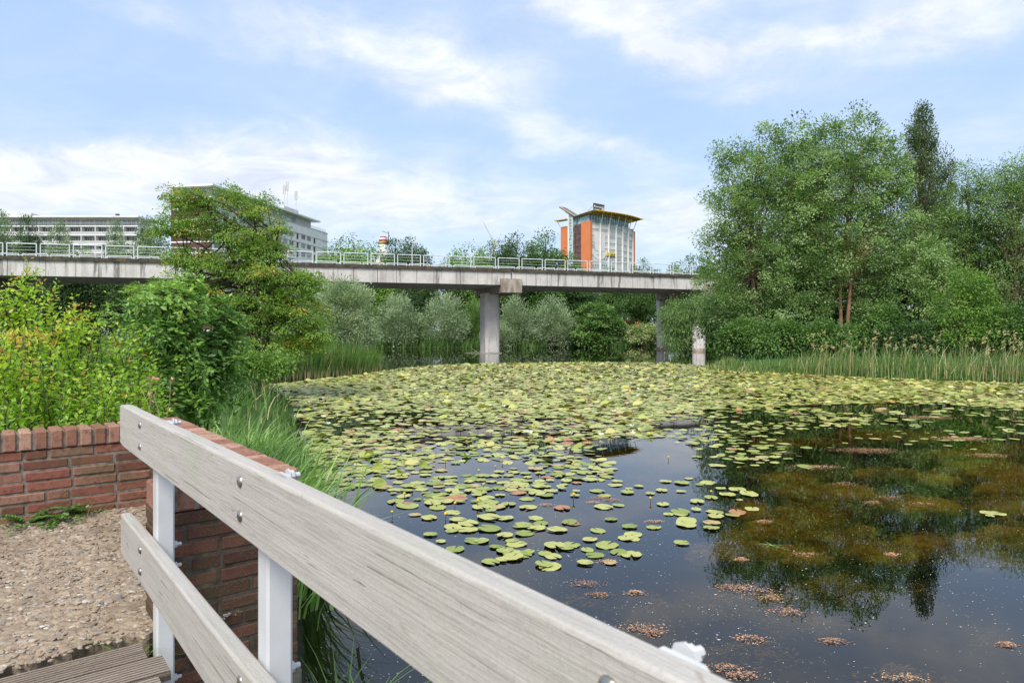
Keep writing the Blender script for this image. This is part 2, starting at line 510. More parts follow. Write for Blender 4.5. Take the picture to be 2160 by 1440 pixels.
PV = (stones + cen[:, None]).reshape(-1, 3)
PF = (SPF[None] + (np.arange(npb) * 12)[:, None, None]).reshape(-1, 3) + len(allV)
allV = np.concatenate([allV, PV]); tint = np.concatenate([tint, np.repeat(RNG.random(npb), 12)])
tag(link('path', np_mesh('path', allV, Fq + [PF], AGG, {'tint': tint})), kind='structure')

# ------------------------------------------------------------------ timber deck boards
def wood(name, stops, axis, lich=0.0, scale=1.0, dirt=.5):
    m, nt, out = new_mat(name)
    tcn = N(nt, 'ShaderNodeTexCoord')
    vr = N(nt, 'ShaderNodeVectorRotate', rotation_type='Z_AXIS'); vr.inputs['Angle'].default_value = -math.atan2(axis[1], axis[0])
    nt.links.new(tcn.outputs['Object'], vr.inputs[0])
    s = (1.6 * scale, 34 * scale, 34 * scale)
    n1 = noise(nt, 1.0, 7, .62, vr.outputs[0], .35, s); n2 = noise(nt, 1.0, 4, .6, vr.outputs[0], .2, (7 * scale, 260 * scale, 260 * scale)); n3 = noise(nt, 3.1, 6, .6, vr.outputs[0])
    n4 = noise(nt, 1.0, 3, .5, vr.outputs[0], .6, (2.4 * scale, 90 * scale, 90 * scale))
    c = ramp(nt, stops, math_n(nt, 'ADD', math_n(nt, 'MULTIPLY', n1.outputs['Fac'], .6), math_n(nt, 'MULTIPLY', attr(nt), .4))).outputs[0]
    c = mixc(nt, c, (.20, .175, .15), math_n(nt, 'MULTIPLY', ramp(nt, [(.50, (0, 0, 0)), (.70, (1, 1, 1))], n2.outputs['Fac']).outputs[0], .38)); ns_ = noise(nt, 210, 3, .7, vr.outputs[0]); c = mixc(nt, c, (.52, .50, .47), math_n(nt, 'MULTIPLY', ramp(nt, [(.52, (0, 0, 0)), (.7, (1, 1, 1))], ns_.outputs['Fac']).outputs[0], .30)); c = mixc(nt, c, (.21, .185, .16), math_n(nt, 'MULTIPLY', ramp(nt, [(.30, (1, 1, 1)), (.46, (0, 0, 0))], ns_.outputs['Fac']).outputs[0], .30))
    nk = noise(nt, 1.0, 2, .5, vr.outputs[0], 1.2, (9 * scale, 22 * scale, 22 * scale)); c = mixc(nt, c, (.19, .14, .10), math_n(nt, 'MULTIPLY', ramp(nt, [(.70, (0, 0, 0)), (.78, (1, 1, 1))], nk.outputs['Fac']).outputs[0], .6))
    crack = ramp(nt, [(.665, (0, 0, 0)), (.69, (1, 1, 1))], n4.outputs['Fac']).outputs[0]
    c = mixc(nt, c, (.10, .085, .07), math_n(nt, 'MULTIPLY', crack, dirt))
    if lich: c = mixc(nt, c, (.33, .36, .26), math_n(nt, 'MULTIPLY', ramp(nt, [(.5, (0, 0, 0)), (.7, (1, 1, 1))], n3.outputs['Fac']).outputs[0], lich))
    hgt = math_n(nt, 'SUBTRACT', math_n(nt, 'ADD', n2.outputs['Fac'], n1.outputs['Fac']), crack)
    principled(nt, out, c, .82, .2, bump=hgt, bump_d=.004, bump_s=.45)
    return m


DECKW = wood('deck_wood', [(.0, (.05, .037, .028)), (.25, (.15, .11, .085)), (.5, (.29, .235, .19)), (.75, (.40, .35, .30))], V_, dirt=.6)
root = empty('timber_deck', tn(1., -1, 1.12), 'grooved hardwood deck boards of the footbridge beside the pebbled path', 'deck')
for k in range(30):
    t0 = .388 + k * .142; z = 1.118 + RNG.uniform(-.003, .003)
    xs, zs = [0.], [z - .028]
    nr = 8; w = .135
    prof = [(0, -.03), (0, -.003)]
    for r in range(nr):
        a = w * r / nr; p = w / nr
        prof += [(a + .06 * p, 0), (a + .52 * p, 0), (a + .56 * p, -.008), (a + p * .98, -.008)]
    prof += [(w, -.003), (w, -.03)]
    n0, n1_ = -3.2, .008 + RNG.uniform(-.006, .012) + (.03 if k == 1 else 0)
    P = [tn(t0 + a, nn, z + b) for nn in (n0, n1_) for a, b in prof]
    L = len(prof)
    F = [(i, i + 1, L + i + 1, L + i) for i in range(L - 1)] + [(L - 1, 0, L, 2 * L - 1)]
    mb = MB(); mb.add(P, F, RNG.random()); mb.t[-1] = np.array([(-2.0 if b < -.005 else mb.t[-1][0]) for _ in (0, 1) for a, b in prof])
    ctr = [tn(t0 + w / 2, nn, z - .015) for nn in (n0, n1_)]
    for q, off in ((0, 0), (1, L)):
        mb.add([ctr[q]] + [P[off + i] for i in range(L)], [(0, i + 1, (i + 1) % L + 1) for i in range(L)], .2)
    mb.build('board', DECKW, root)
mb = MB()
mb.cham(o3, u3, v3, z3, .4, 4.6, -.12, -.02, .84, 1.085, .006)
mb.cham(o3, u3, v3, z3, .4, 4.6, -1.6, -1.5, .84, 1.085, .006)
mb.cham(o3, u3, v3, z3, .4, 4.6, -3.1, -3.0, .84, 1.085, .006)
mb.build('support_beam', plain('old_steel', (.10, .10, .095), .7, .3, var=.4), root)
offset_children(root)

# ------------------------------------------------------------------ railing
GREYW = wood('weathered_plank', [(.25, (.30, .28, .255)), (.42, (.375, .352, .325)), (.60, (.43, .405, .375)), (.85, (.51, .485, .455))], U, .35, 1.1, .4)
m, nt, out = new_mat('white_post_paint')
n1 = noise(nt, 26, 6, .7); n2 = noise(nt, 5, 4)
c = ramp(nt, [(.3, (.47, .48, .49)), (.7, (.57, .58, .59))], n2.outputs['Fac']).outputs[0]
c = mixc(nt, c, (.20, .07, .025), ramp(nt, [(.685, (0, 0, 0)), (.70, (1, 1, 1))], n1.outputs['Fac']).outputs[0])
principled(nt, out, c, .38, .45, bump=n1.outputs['Fac'], bump_d=.002, bump_s=.3)
PAINT = m
STEEL = plain('bolt_steel', (.42, .38, .34), .3, .5, 1.0, var=.35, scale=60)
root = empty('railing', tn(2., .05, .8), 'weathered grey plank railing on white steel posts along the footbridge', 'railing')
RT, RH = 1.914, .158


def plank(ztop, n0, n1_, t0, t1):
    """long plank, rounded edges and slightly wandering faces"""
    ns_ = 60
    r = .006
    cs = [(n0, ztop - RH + r), (n0, ztop - r), (n0 + r * .35, ztop - r * .35), (n0 + r, ztop), (n1_ - r, ztop), (n1_ - r * .35, ztop - r * .35), (n1_, ztop - r), (n1_, ztop - RH + r), (n1_ - r, ztop - RH), (n0 + r, ztop - RH)]
    k = len(cs); P = []; tt = []
    for i in range(ns_):
        t = t0 + (t1 - t0) * i / (ns_ - 1)
        w_ = .0015 * math.sin(t * 3.1 + ztop * 9) ; wz = .002 * math.sin(t * 2.3 + ztop * 5)
        ins = .004 if i in (0, ns_ - 1) else 0
        for a, b in cs:
            P.append(tn(t, (a if ins == 0 else (n0 + n1_) / 2 + (a - (n0 + n1_) / 2) * .85) + w_, b + wz - (ins if b > ztop - .05 else -ins)))
    F = [(i * k + j, i * k + (j + 1) % k, (i + 1) * k + (j + 1) % k, (i + 1) * k + j) for i in range(ns_ - 1) for j in range(k)]
    mb = MB(); mb.add(P, F, RNG.uniform(.4, .6))
    for i in (0, ns_ - 1): mb.add([P[i * k + j] for j in range(k)], [tuple(range(k))], .4)
    return mb


postT = [.43, 1.545, 2.625, 3.74]
for zt in (RT, 1.487):
    pl = plank(zt, 0., .040, 0., 4.6).build('rail', GREYW, root, smooth=False)
    for pt_ in postT:
        for dz in (.038, .112):
            b = MB(); c = tn(pt_ - .012, 0, zt - dz)
            b.lathe(c + v3 * .001, [(.0135, 0), (.0135, .001), (.0125, .003), (.009, .0058), (.004, .0072), (.0005, .0076)], 14, axis=-v3)
            b.build('bolt', STEEL, pl, smooth=True)
for i, pt_ in enumerate(postT):
    mb = MB()
    mb.cham(o3, u3, v3, z3, pt_ - .032, pt_ + .030, .0425, .100, .62, RT - .030, .006)
    mb.frame_box(o3, u3, v3, z3, pt_ - .038, pt_ + .036, .1005, .108, .62, .95)
    p = mb.build('post', PAINT, root)
    for zt in (RT, 1.487, 1.02):
        for dz in (.038, .112):
            mb = MB(); c = tn(pt_ - .006, .100, zt - dz)
            mb.lathe(c, [(.017, 0), (.017, .003), (.0125, .003), (.0125, .013), (.010, .015), (.0065, .015), (.0065, .027), (.004, .029)], 8, axis=v3)
            mb.build('nut', PAINT, p)
offset_children(root)
# ================================================================== concrete viaduct over the lake
def vy(x): return 64.3 + .335 * x + .0012 * x * x      # near face of the deck, seen from above (a gentle bend)


def vdir(x):
    d = np.array([1, .335 + .0024 * x, 0]); return d / np.linalg.norm(d)


def vpt(x, off, z):                                    # point `off` metres behind the near face
    d = vdir(x); nrm_ = np.array([-d[1], d[0], 0])
    return np.array([x, vy(x), z]) + nrm_ * off


m, nt, out = new_mat('viaduct_concrete')
tcn = N(nt, 'ShaderNodeTexCoord')
n1 = noise(nt, .9, 6, .6, tcn.outputs['Object']); n2 = noise(nt, 1.0, 5, .65, tcn.outputs['Object'], .2, (2.2, 2.2, .22)); n3 = noise(nt, 9, 5, .6, tcn.outputs['Object'])
n5 = noise(nt, 1.0, 4, .6, tcn.outputs['Object'], 0, (1.3, 1.3, .05))
c = ramp(nt, [(.3, (.47, .45, .425)), (.5, (.56, .535, .51)), (.7, (.63, .605, .58))], n1.outputs['Fac']).outputs[0]
c = mixc(nt, c, (.25, .235, .22), math_n(nt, 'MULTIPLY', ramp(nt, [(.5, (0, 0, 0)), (.7, (1, 1, 1))], n3.outputs['Fac']).outputs[0], .35))
c = mixc(nt, c, (.10, .09, .085), math_n(nt, 'MULTIPLY', ramp(nt, [(.55, (0, 0, 0)), (.64, (1, 1, 1))], n2.outputs['Fac']).outputs[0], .75))
c = mixc(nt, c, (.17, .145, .12), math_n(nt, 'MULTIPLY', ramp(nt, [(.56, (0, 0, 0)), (.66, (1, 1, 1))], n5.outputs['Fac']).outputs[0], .4))
c = mixc(nt, c, (.05, .045, .04), math_n(nt, 'MULTIPLY', attr(nt, 'joint'), .85))
principled(nt, out, c, .85, .2, bump=n3.outputs['Fac'], bump_d=.02)
VCON = m
m, nt, out = new_mat('edge_concrete')
n1 = noise(nt, 1.3, 6, .65); n2 = noise(nt, 5, 5)
c = ramp(nt, [(.3, (.05, .043, .035)), (.5, (.11, .09, .07)), (.62, (.19, .14, .09)), (.75, (.30, .20, .10))], n1.outputs['Fac']).outputs[0]
principled(nt, out, mixc(nt, c, (.04, .036, .03), n2.outputs['Fac']), .9, .15, bump=n2.outputs['Fac'], bump_d=.03)
VEDGE = m
m, nt, out = new_mat('stained_cap')
n1 = noise(nt, 1.0, 6, .7, None, .6, (1.6, 1.6, .5)); n2 = noise(nt, 4, 5)
c = ramp(nt, [(.32, (.07, .06, .05)), (.45, (.22, .18, .14)), (.58, (.36, .32, .27)), (.72, (.44, .41, .37))], n1.outputs['Fac']).outputs[0]
principled(nt, out, c, .85, .2, bump=n2.outputs['Fac'], bump_d=.02)
VCAP = m
VRAIL = plain('galvanised', (.60, .64, .67), .35, .5, .0, var=.12, scale=2)
VW = 8.6; ZT, ZB = 7.78, 6.47

root = empty('viaduct', (-2, 68.4, 0), 'long grey concrete viaduct with streaked side and pale metal railings crossing the lake', 'viaduct')
spans = [(-80, -62.3), (-62.3, -42.0), (-42.0, -22.05), (-22.05, -.05), (-.05, 21.4), (21.4, 43), (43, 62)]
for (xa, xb) in spans:
    xs = np.linspace(xa + .05, xb - .05, 24)
    J = []; P = []; F = []; Q = []
    jx = []
    # side face in panels with a dark drip joint between them
    cols = []
    x = xa + .05
    while x < xb - .06:
        cols.append((x, 0.)); 
        nx_ = min(x + RNG.uniform(1.2, 2.1), xb - .05)
        if nx_ < xb - .4: cols += [(nx_ - .035, 0.), (nx_ - .03, RNG.uniform(.2, 1)), (nx_ + .03, RNG.uniform(.3, 1)), (nx_ + .035, 0.)]
        else: cols.append((xb - .05, 0.)); break
        x = nx_ + .036
    prof = [(0, ZT), (0, (ZT + ZB) / 2), (0, ZB), (.7, ZB - .02), (VW - .7, ZB - .02), (VW, ZB), (VW, ZT)]
    k = len(prof)
    for (x, j) in cols:
        for (o, z) in prof:
            P.append(vpt(x, o, z)); Q.append(j if o == 0 else 0.)
    F = [(i * k + q, i * k + (q + 1) % k, (i + 1) * k + (q + 1) % k, (i + 1) * k + q) for i in range(len(cols) - 1) for q in range(k)]
    end = [tuple(range(k)), tuple((len(cols) - 1) * k + q for q in range(k))]
    tri = [(e[0], e[i], e[i + 1]) for e in end for i in range(1, k - 1)]
    link('girder', np_mesh('girder', P, [np.array(F), np.array(tri)], VCON, {'joint': Q}), root)
    for (o0, o1) in ((-.16, .55), (VW - .55, VW + .16)):
        prof = [(o0, ZT - .06), (o0, ZT + .20), (o1, ZT + .22), (o1, ZT + .01), (o0 + .16, ZT + .006)]; k = len(prof)
        P = [vpt(x, o, z + .012 * RNG.normal() * (q in (0, 1))) for x in xs for q, (o, z) in enumerate(prof)]
        F = [(i * k + q, i * k + (q + 1) % k, (i + 1) * k + (q + 1) % k, (i + 1) * k + q) for i in range(len(xs) - 1) for q in range(k)]
        link('deck_edge', np_mesh('deck_edge', P, np.array(F), VEDGE), root)
    mb = MB()
    P = [vpt(x, o, ZT + .06) for x in xs for o in (.5, VW - .5)]
    mb.add(P, [(2 * i, 2 * i + 1, 2 * i + 3, 2 * i + 2) for i in range(len(xs) - 1)])
    mb.build('track_bed', VEDGE, root)


def rail_panel(xa, xb, off):
    a, b = vpt(xa, off, 0), vpt(xb, off, 0)
    zb, zt = ZT + .21, ZT + 1.22
    mb = MB()
    A, B = a + z3 * (zb + .10), b + z3 * (zb + .10)
    for p in (a, b): mb.tube([p + z3 * (zb - .02), p + z3 * zt], .042, 6)
    mb.tube([a + z3 * zt, b + z3 * zt], .045, 6)
    mb.tube([A, B], .03, 5)
    mb.tube([a + z3 * (zb + .50), b + z3 * (zb + .50)], .013, 4)
    mb.tube([a + z3 * (zb + .76), b + z3 * (zb + .76)], .010, 4)
    for p in (a, b): mb.tube([p + z3 * (zb - .01), p + z3 * (zb + .02)], .10, 6)
    mb.build('railing_panel', VRAIL, root)


for off, wid in ((.16, 2.05), (VW - .3, 2.05)):
    x = -46.
    while x < 21.5:
        rail_panel(x, x + wid * .96, off); x += wid * .96 + .27


def pier_box(mb, c, d, w, dd, z0, z1, r, n=28):
    """rounded rectangular shaft: w along the deck direction d, dd across"""
    nn = np.array([-d[1], d[0], 0])
    P = []
    for z, s in ((z0, 1.02), (z0 + .5, 1.0), (z1, 1.0)):
        for k in range(n):
            th = 2 * math.pi * k / n; p = 4.5
            cx = abs(math.cos(th)) ** (2 / p) * (1 if math.cos(th) >= 0 else -1); cy = abs(math.sin(th)) ** (2 / p) * (1 if math.sin(th) >= 0 else -1)
            P.append(c + d * cx * w / 2 * s + nn * cy * dd / 2 * s + z3 * z)
    F = [(i * n + k, i * n + (k + 1) % n, (i + 1) * n + (k + 1) % n, (i + 1) * n + k) for i in range(2) for k in range(n)]
    mb.add(P, F)


def cap_beam(x, w, parent, o0=-.22, o1=VW + .3, zb=5.72):
    d = vdir(x); mb = MB(); o = vpt(x, 0, 0); n_ = np.array([-d[1], d[0], 0])
    for (a, b, zt_) in ((o0, .02, 7.07), (.02, o1, ZB - .03)):
        P = []
        for (off, zl) in ((a, zb + (.04 if a < 0 else 0)), (b, zb if b < 1 else zb + .1)):
            for s in (-w / 2, w / 2): P += [o + d * s + n_ * off + z3 * zl, o + d * s + n_ * off + z3 * zt_]
        mb.add(P, [(0, 1, 3, 2), (4, 6, 7, 5), (0, 4, 5, 1), (2, 3, 7, 6), (0, 2, 6, 4), (1, 5, 7, 3)])
    mb.build('pier_cap', VCAP, parent)


WSTAIN = VCON
mb = MB(); pier_box(mb, np.array([-2.24, 68.5, 0]), vdir(-1), 1.66, 2.2, -1.4, 5.9, .3); p = mb.build('pier', VCON, root, smooth=False)
cap_beam(-.1, 2.05, p)
for (x, y) in ((20.1, 73.5), (17.65, 80.0)):
    mb = MB(); mb.lathe((x, y, 0), [(.72, -1.4), (.69, .3), (.69, 5.9)], 32); p = mb.build('pier', VCON, root, smooth=True); p['label'] = 'round concrete column beside the drooping willow'
    mb = MB(); mb.lathe((x, y, 0), [(.70, .02), (.712, .05), (.712, .24), (.70, .30)], 32); mb.build('rust_band', plain('rusty_band', (.34, .27, .22), .85, .2, var=.45, scale=5), p)
cap_beam(21.0, 2.0, root, -.2, VW + .4)
mb = MB(); pier_box(mb, np.array([-24.5, 62.5, 0]), vdir(-23), 1.66, 2.2, -1.4, 5.9, .3); p = mb.build('pier', VCON, root); cap_beam(-22.1, 2.05, p)
mb = MB(); pier_box(mb, np.array([-44.5, 56.5, 0]), vdir(-43), 1.66, 2.2, -1.4, 5.9, .3); p = mb.build('pier', VCON, root); cap_beam(-42.0, 2.05, p)
offset_children(root)
# driftwood caught on the pier
mb = MB()
p0 = at(1040, 744.5, 67.0); p0[2] = .05
mb.tube([p0 + (-2.7, -.2, -.04), p0 + (-1.8, -.45, .02), p0 + (-.9, -.95, .0), p0 + (.1, -1.2, .04), p0 + (.9, -1.25, .0)], [.012, .03, .035, .045, .02], 6)
mb.tube([p0 + (-1.5, -.5, .04), p0 + (-2.0, -.3, .35), p0 + (-2.1, -.3, .6)], [.03, .02, .01], 5)
o = mb.build('floating_branch', plain('dead_wood', (.30, .27, .22), .9, .1, var=.4)); tag(o, 'pale dead branch floating against the foot of the viaduct pier', 'branch')
# ================================================================== buildings beyond the viaduct
B_WHITE = plain('pale_cladding', (.76, .75, .73), .6, .3, var=.08, scale=.4)
B_GREY = plain('grey_panel', (.50, .49, .49), .7, .3, var=.12, scale=.5)
B_DARK = plain('recess', (.06, .06, .065), .7, .3, var=.5, scale=.8)
B_BROWN = plain('brown_brick_cladding', (.105, .055, .055), .85, .2, var=.3, scale=1.5)
B_ORANGE = plain('orange_render', (.56, .185, .075), .75, .25, var=.08, scale=.15)
B_PEACH = plain('orange_shutter', (.45, .13, .05), .6, .3, var=.2, scale=1)
B_ROOF = plain('roof_bitumen', (.13, .13, .13), .9, .2)
B_YEL = plain('yellow_soffit', (.85, .54, .04), .5, .3, var=.10, scale=.4)
m, nt, out = new_mat('window_glass')
c = ramp(nt, [(0, (.09, .11, .12)), (.3, (.22, .27, .29)), (.55, (.40, .46, .47)), (.8, (.60, .63, .62)), (1, (.10, .27, .29))], attr(nt)).outputs[0]
principled(nt, out, c, .18, .6)
B_GLASS = m
m, nt, out = new_mat('curtain_wall')
n1 = noise(nt, .5, 3); c = ramp(nt, [(.35, (.10, .19, .22)), (.55, (.22, .36, .40)), (.7, (.42, .54, .56))], n1.outputs['Fac']).outputs[0]
principled(nt, out, c, .12, .6); B_CURT = m


class Bld:
    """a building in its own frame: x along the front, y into the building, z up"""
    def __init__(s, name, loc, ang, label, cat):
        s.root = empty(name, loc, label, cat, rz=ang)

    def part(s, name, boxes, mat, tint=.5, parent=None):
        mb = MB()
        for b in boxes: mb.box(*b, tint=tint)
        return link(name, mb.mesh(name, mat), parent or s.root)

    def win(s, me, x, z, y=0., name='window'):
        o = bpy.data.objects.new(name, me); COL.objects.link(o); o.parent = s.root; o.location = (x, y, z); return o


def win_mesh(w, h, mat=None, frame=.08, tint=.5, mull=1, deep=.1, fmat=None):
    me_f = MB()
    for k in range(mull + 1):
        x = w * k / mull; me_f.box(max(0, x - frame / 2), min(w, x + frame / 2), -deep, .05, frame, h - frame, .5)
    me_f.box(0, w, -deep, .05, 0, frame); me_f.box(0, w, -deep, .05, h - frame, h)
    me = me_f.mesh('window', fmat or B_WHITE)
    g = MB(); g.box(frame * .5, w - frame * .5, -deep * .3, .02, frame * .5, h - frame * .5, tint)
    gm = g.mesh('pane', mat or B_GLASS)
    return me, gm


def put_win(b, wm, x, z, y=0., name='window'):
    o = b.win(wm[0], x, z, y, name); p = bpy.data.objects.new('pane', wm[1]); COL.objects.link(p); p.parent = o; return o


# ---- long low apartment block, left
Yb = 225.; xl = -190.; xr = (290 - 1080) / FPX * Yb
z_of = lambda py, Y: CAMZ - (py - PYH) / FPX * Y
FP = 2.97; ze = z_of(456, Yb)
b = Bld('apartment_block', (xr, Yb, 0), 0, 'long pale apartment block with balcony bands and a flat roof at the left edge', 'building')
Lf = xr - xl
b.part('wall', [(-Lf, -.2, 1.6, 11, 0, ze - FP - .5)], B_GREY)
b.part('end_wall', [(-.2, 0, .2, 11, 0, ze - FP - .6)], B_BROWN)
sl = [(-Lf, .25, -.1, 1.6, ze - FP * (k + 1) - .45, ze - FP * (k + 1) - .1) for k in range(9)]
b.part('floor_slab', sl, B_WHITE)
b.part('roof', [(-Lf - 1, .8, -1.0, 12, ze - .45, ze)], B_WHITE)
b.part('penthouse_wall', [(-Lf, -1.5, 2.2, 10.5, ze - FP - .5, ze - .45)], B_GREY)
b.part('balcony_parapet', [(-Lf, 0, -.12, -.04, ze - FP * (k + 1) - .1, ze - FP * (k + 1) + .85) for k in range(1, 9)], plain('parapet_panel', (.47, .46, .47), .5, .4, var=.1, scale=.3))
b.part('balcony_rail', [(-Lf, 0, -.1, -.05, ze - FP - .1 + h, ze - FP - .03 + h) for h in (.35, .7, 1.0)], B_GREY)
for k in range(0, 14): b.part('party_wall', [(-k * 4.65 - .1, -k * 4.65 + .1, -.02, 1.7, ze - FP * 9, ze - FP - .46)], B_WHITE)
wa = [win_mesh(1.5, 1.9, tint=t, mull=1) for t in (.25, .6, .1)]; wb = win_mesh(2.4, 2.1, tint=.02, mull=3); wc = win_mesh(4.2, 2.1, tint=.22, mull=3)
for f in range(1, 6):
    for k in range(13):
        x0 = -(k + 1) * 4.65; z = ze - FP * (f + 1) + .1
        if f < 5 and k < 10: put_win(b, wb, x0 + .3, z + .2, 1.62); put_win(b, wa[(k * 5 + f * 3) % 3], x0 + 2.9, z + .3, 1.6)
for k in range(13): put_win(b, wc, -(k + 1) * 4.65 + .3 - 1.6, ze - FP, 2.2)
for px in (70, 113, 153, 193, 272):
    x = (px - 1080) / FPX * (Yb + 4) - xr
    b.part('roof_vent', [(x - .65, x + .65, 3.4, 4.6, ze, ze + .45), (x - .5, x + .5, 3.5, 4.5, ze + .45, ze + .7)], B_ROOF)
x = (235 - 1080) / FPX * Yb - xr
b.part('chimney', [(x - .45, x + .45, 3, 4, ze, ze + 1.3)], B_DARK)
x = (40 - 1080) / FPX * Yb - xr
b.part('stair_tower', [(x - 3.5, x + 1.2, 4, 9, ze, ze + 1.7)], B_GREY)

# ---- tall block with brown end wall
Yc = 184.; xc = (446 - 1080) / FPX * Yc; ztop = z_of(389, Yc)
ang = math.atan2(.984, .178)
b = Bld('tall_apartment_block', (xc, Yc, 0), ang, 'tall white apartment block with a dark brown end wall, half hidden behind the spreading tree', 'building')
L = 66; D = 12.2
b.part('wall', [(.2, L, .0, D - .2, 0, ztop - 3.3)], B_WHITE)
FP = 3.0
bands = []
for k in range(13): bands.append((-.04, .3, -.05, D + .05, ztop - FP * (k + 1) - .5, ztop - FP * (k + 1) - .16))
b.part('end_wall', [(0, .2, 0, D, 0, ztop - 3.35)], B_BROWN)
b.part('floor_band', bands, B_WHITE)
b.part('roof', [(-.8, L - 3, -.9, D + .6, ztop - .5, ztop)], B_WHITE)
b.part('penthouse_wall', [(1.2, L - 6, 1.4, D - 1, ztop - 3.3, ztop - .5)], B_GREY)
b.part('terrace_rail', [(.1, L + 3, -.06, .0, ztop - 3.3 + h, ztop - 3.24 + h) for h in (.3, .6, .95)] + [(x, x + .06, -.06, 0, ztop - 3.3, ztop - 2.3) for x in np.arange(0, L + 3, 1.2)], B_GREY)
b.part('end_bay', [(L, L + 5, .3, D - 1, 0, ztop - 3.2)], B_WHITE)
b.part('facade_slab', [(.3, L + 4.6, -.12, .0, ztop - FP * (k + 1) - .55, ztop - FP * (k + 1) - .25) for k in range(11)], B_GREY)
w1 = [win_mesh(2.7, 1.8, tint=t, mull=2, fmat=B_GREY) for t in (.12, .35, .0)]; w2 = win_mesh(1.5, 2.3, B_DARK, mull=1); w3 = win_mesh(2.3, 1.7, B_PEACH, mull=3)
kinds = [1, 0, 2, 0, 1, 0, 1, 3, 0, 1, 0, 2, 0, 1, 2]
nw = 0
for f in range(1, 7):
    for k in range(15):
        x = 1.0 + k * 4.1; z = ztop - FP * (f + 2) + .55 + .45
        if x > L + 1.5: continue
        if kinds[k] == 2: put_win(b, w2, x + .6, z - .5, -.03, 'loggia')
        elif kinds[k] == 1 and k in (9, 6, 4) and f in (3, 4, 5): put_win(b, w3, x, z, -.03)
        elif kinds[k] != 3: put_win(b, w1[(k + f * 2) % 3], x, z, -.03); nw += 1
for k in range(12): put_win(b, win_mesh(3.2, 1.9, tint=.12 if k % 3 == 0 else .6, mull=2) if k < 3 else w1[k % 3], 2 + k * 4, ztop - 3.0, 1.38)
b.part('roof_plant_room', [(L - 22, L - 12, 3, 8, ztop, ztop + 2.3)], B_GREY)
for (x, y, h) in ((L - 21, 3.4, 8.5), (L - 17, 4.5, 10.5), (L - 12.5, 3.6, 8.2)):
    mb = MB(); mb.tube([(x, y, ztop + 1), (x, y, ztop + 1 + h)], .09, 5)
    for q in range(3):
        a = q * 2.1; mb.box(x + .4 * math.cos(a) - .14, x + .4 * math.cos(a) + .14, y + .4 * math.sin(a) - .1, y + .4 * math.sin(a) + .1, ztop + h - 2.2, ztop + h + .8)
    link('antenna', mb.mesh('antenna', B_GREY), b.root)

# ---- office tower with orange walls and yellow butterfly roof
Yo = 370.; xo = (1245 - 1080) / FPX * Yo; zo = z_of(469, Yo)
ang = math.atan2(27, 28.2)
b = Bld('office_tower', (xo, Yo, 0), ang, 'orange and glass office tower with a winged yellow roof and a dark rooftop billboard', 'building')
L = 39.; FP = 3.5


def bow(x): return -2.6 * (1 - ((x - L / 2) / (L / 2)) ** 2)


seg = np.linspace(0, L, 13)
mb = MB()
P = [(x, bow(x), z) for x in seg for z in (0, zo)] + [(0, 15, 0), (0, 15, zo), (L, 15, 0), (L, 15, zo)]
k = len(seg)
F = [(2 * i, 2 * i + 1, 2 * i + 3, 2 * i + 2) for i in range(k - 1)] + [(0, 2 * k, 2 * k + 1, 1), (2 * k - 2, 2 * k - 1, 2 * k + 3, 2 * k + 2), tuple(2 * i + 1 for i in range(k)) + (2 * k + 3, 2 * k + 1)]
mb.add(P, F); link('front_wall', mb.mesh('front_wall', plain('grey_facade', (.40, .39, .385), .5, .4, var=.10, scale=.4)), b.root)
b.part('orange_wall', [(-.6, 1.2, -.5, 6, 0, zo + .8)], B_ORANGE)
b.part('orange_wall', [(-.6, 2, 13.9, 21, 0, zo - .3)], B_ORANGE)
b.part('orange_wall', [(L - .1, L + .9, -.6, 12, 0, zo - 1.0)], B_ORANGE)
b.part('stair_recess', [(-.25, 3, 6, 11.6, 0, zo - .3)], plain('dark_glazed_recess', (.10, .055, .05), .3, .5, var=.6, scale=.6))
for q in range(14): b.part('recess_band', [(-.36, -.25, 6.02, 11.58, zo - 2 - q * 3.5, zo - 1.4 - q * 3.5)], B_BROWN)
b.part('glass_tower', [(-1.6, 4, 11.2, 13.8, 0, zo + 5.6), (-.2, 5, 9.2, 11.6, zo - .2, zo + 4.2)], B_CURT)
b.part('glass_mullion', [(-1.72, -1.6, 11.3, 13.7, z, z + .18) for z in np.arange(8, zo + 6, 1.75)], B_WHITE)
b.part('tower_fin', [(-2.1, -1.4, 13.8, 14.4, 0, zo + 6.3), (-1.9, -1.6, 11.1, 11.5, 0, zo + 5.6)], B_WHITE)
# penthouse glass storey, set back and following the bow
mb = MB(); seg2 = np.linspace(-.2, L - 4.5, 11)
P = [(x, bow(x) + 1.1, z) for x in seg2 for z in (zo, zo + 4.3)] + [(-.2, 8.8, zo), (-.2, 8.8, zo + 4.0), (L - 4.5, 8.8, zo), (L - 4.5, 8.8, zo + 4.0)]
k = len(seg2)
F = [(2 * i, 2 * i + 1, 2 * i + 3, 2 * i + 2) for i in range(k - 1)] + [(0, 2 * k, 2 * k + 1, 1), (2 * k - 2, 2 * k - 1, 2 * k + 3, 2 * k + 2)]
mb.add(P, F); link('glass_storey', mb.mesh('glass_storey', B_CURT), b.root)
b.part('storey_mullion', [(x - .09, x + .09, bow(x) + .95, bow(x) + 1.1, zo, zo + 4.3) for x in np.arange(1, L - 5, 1.9)], B_DARK)
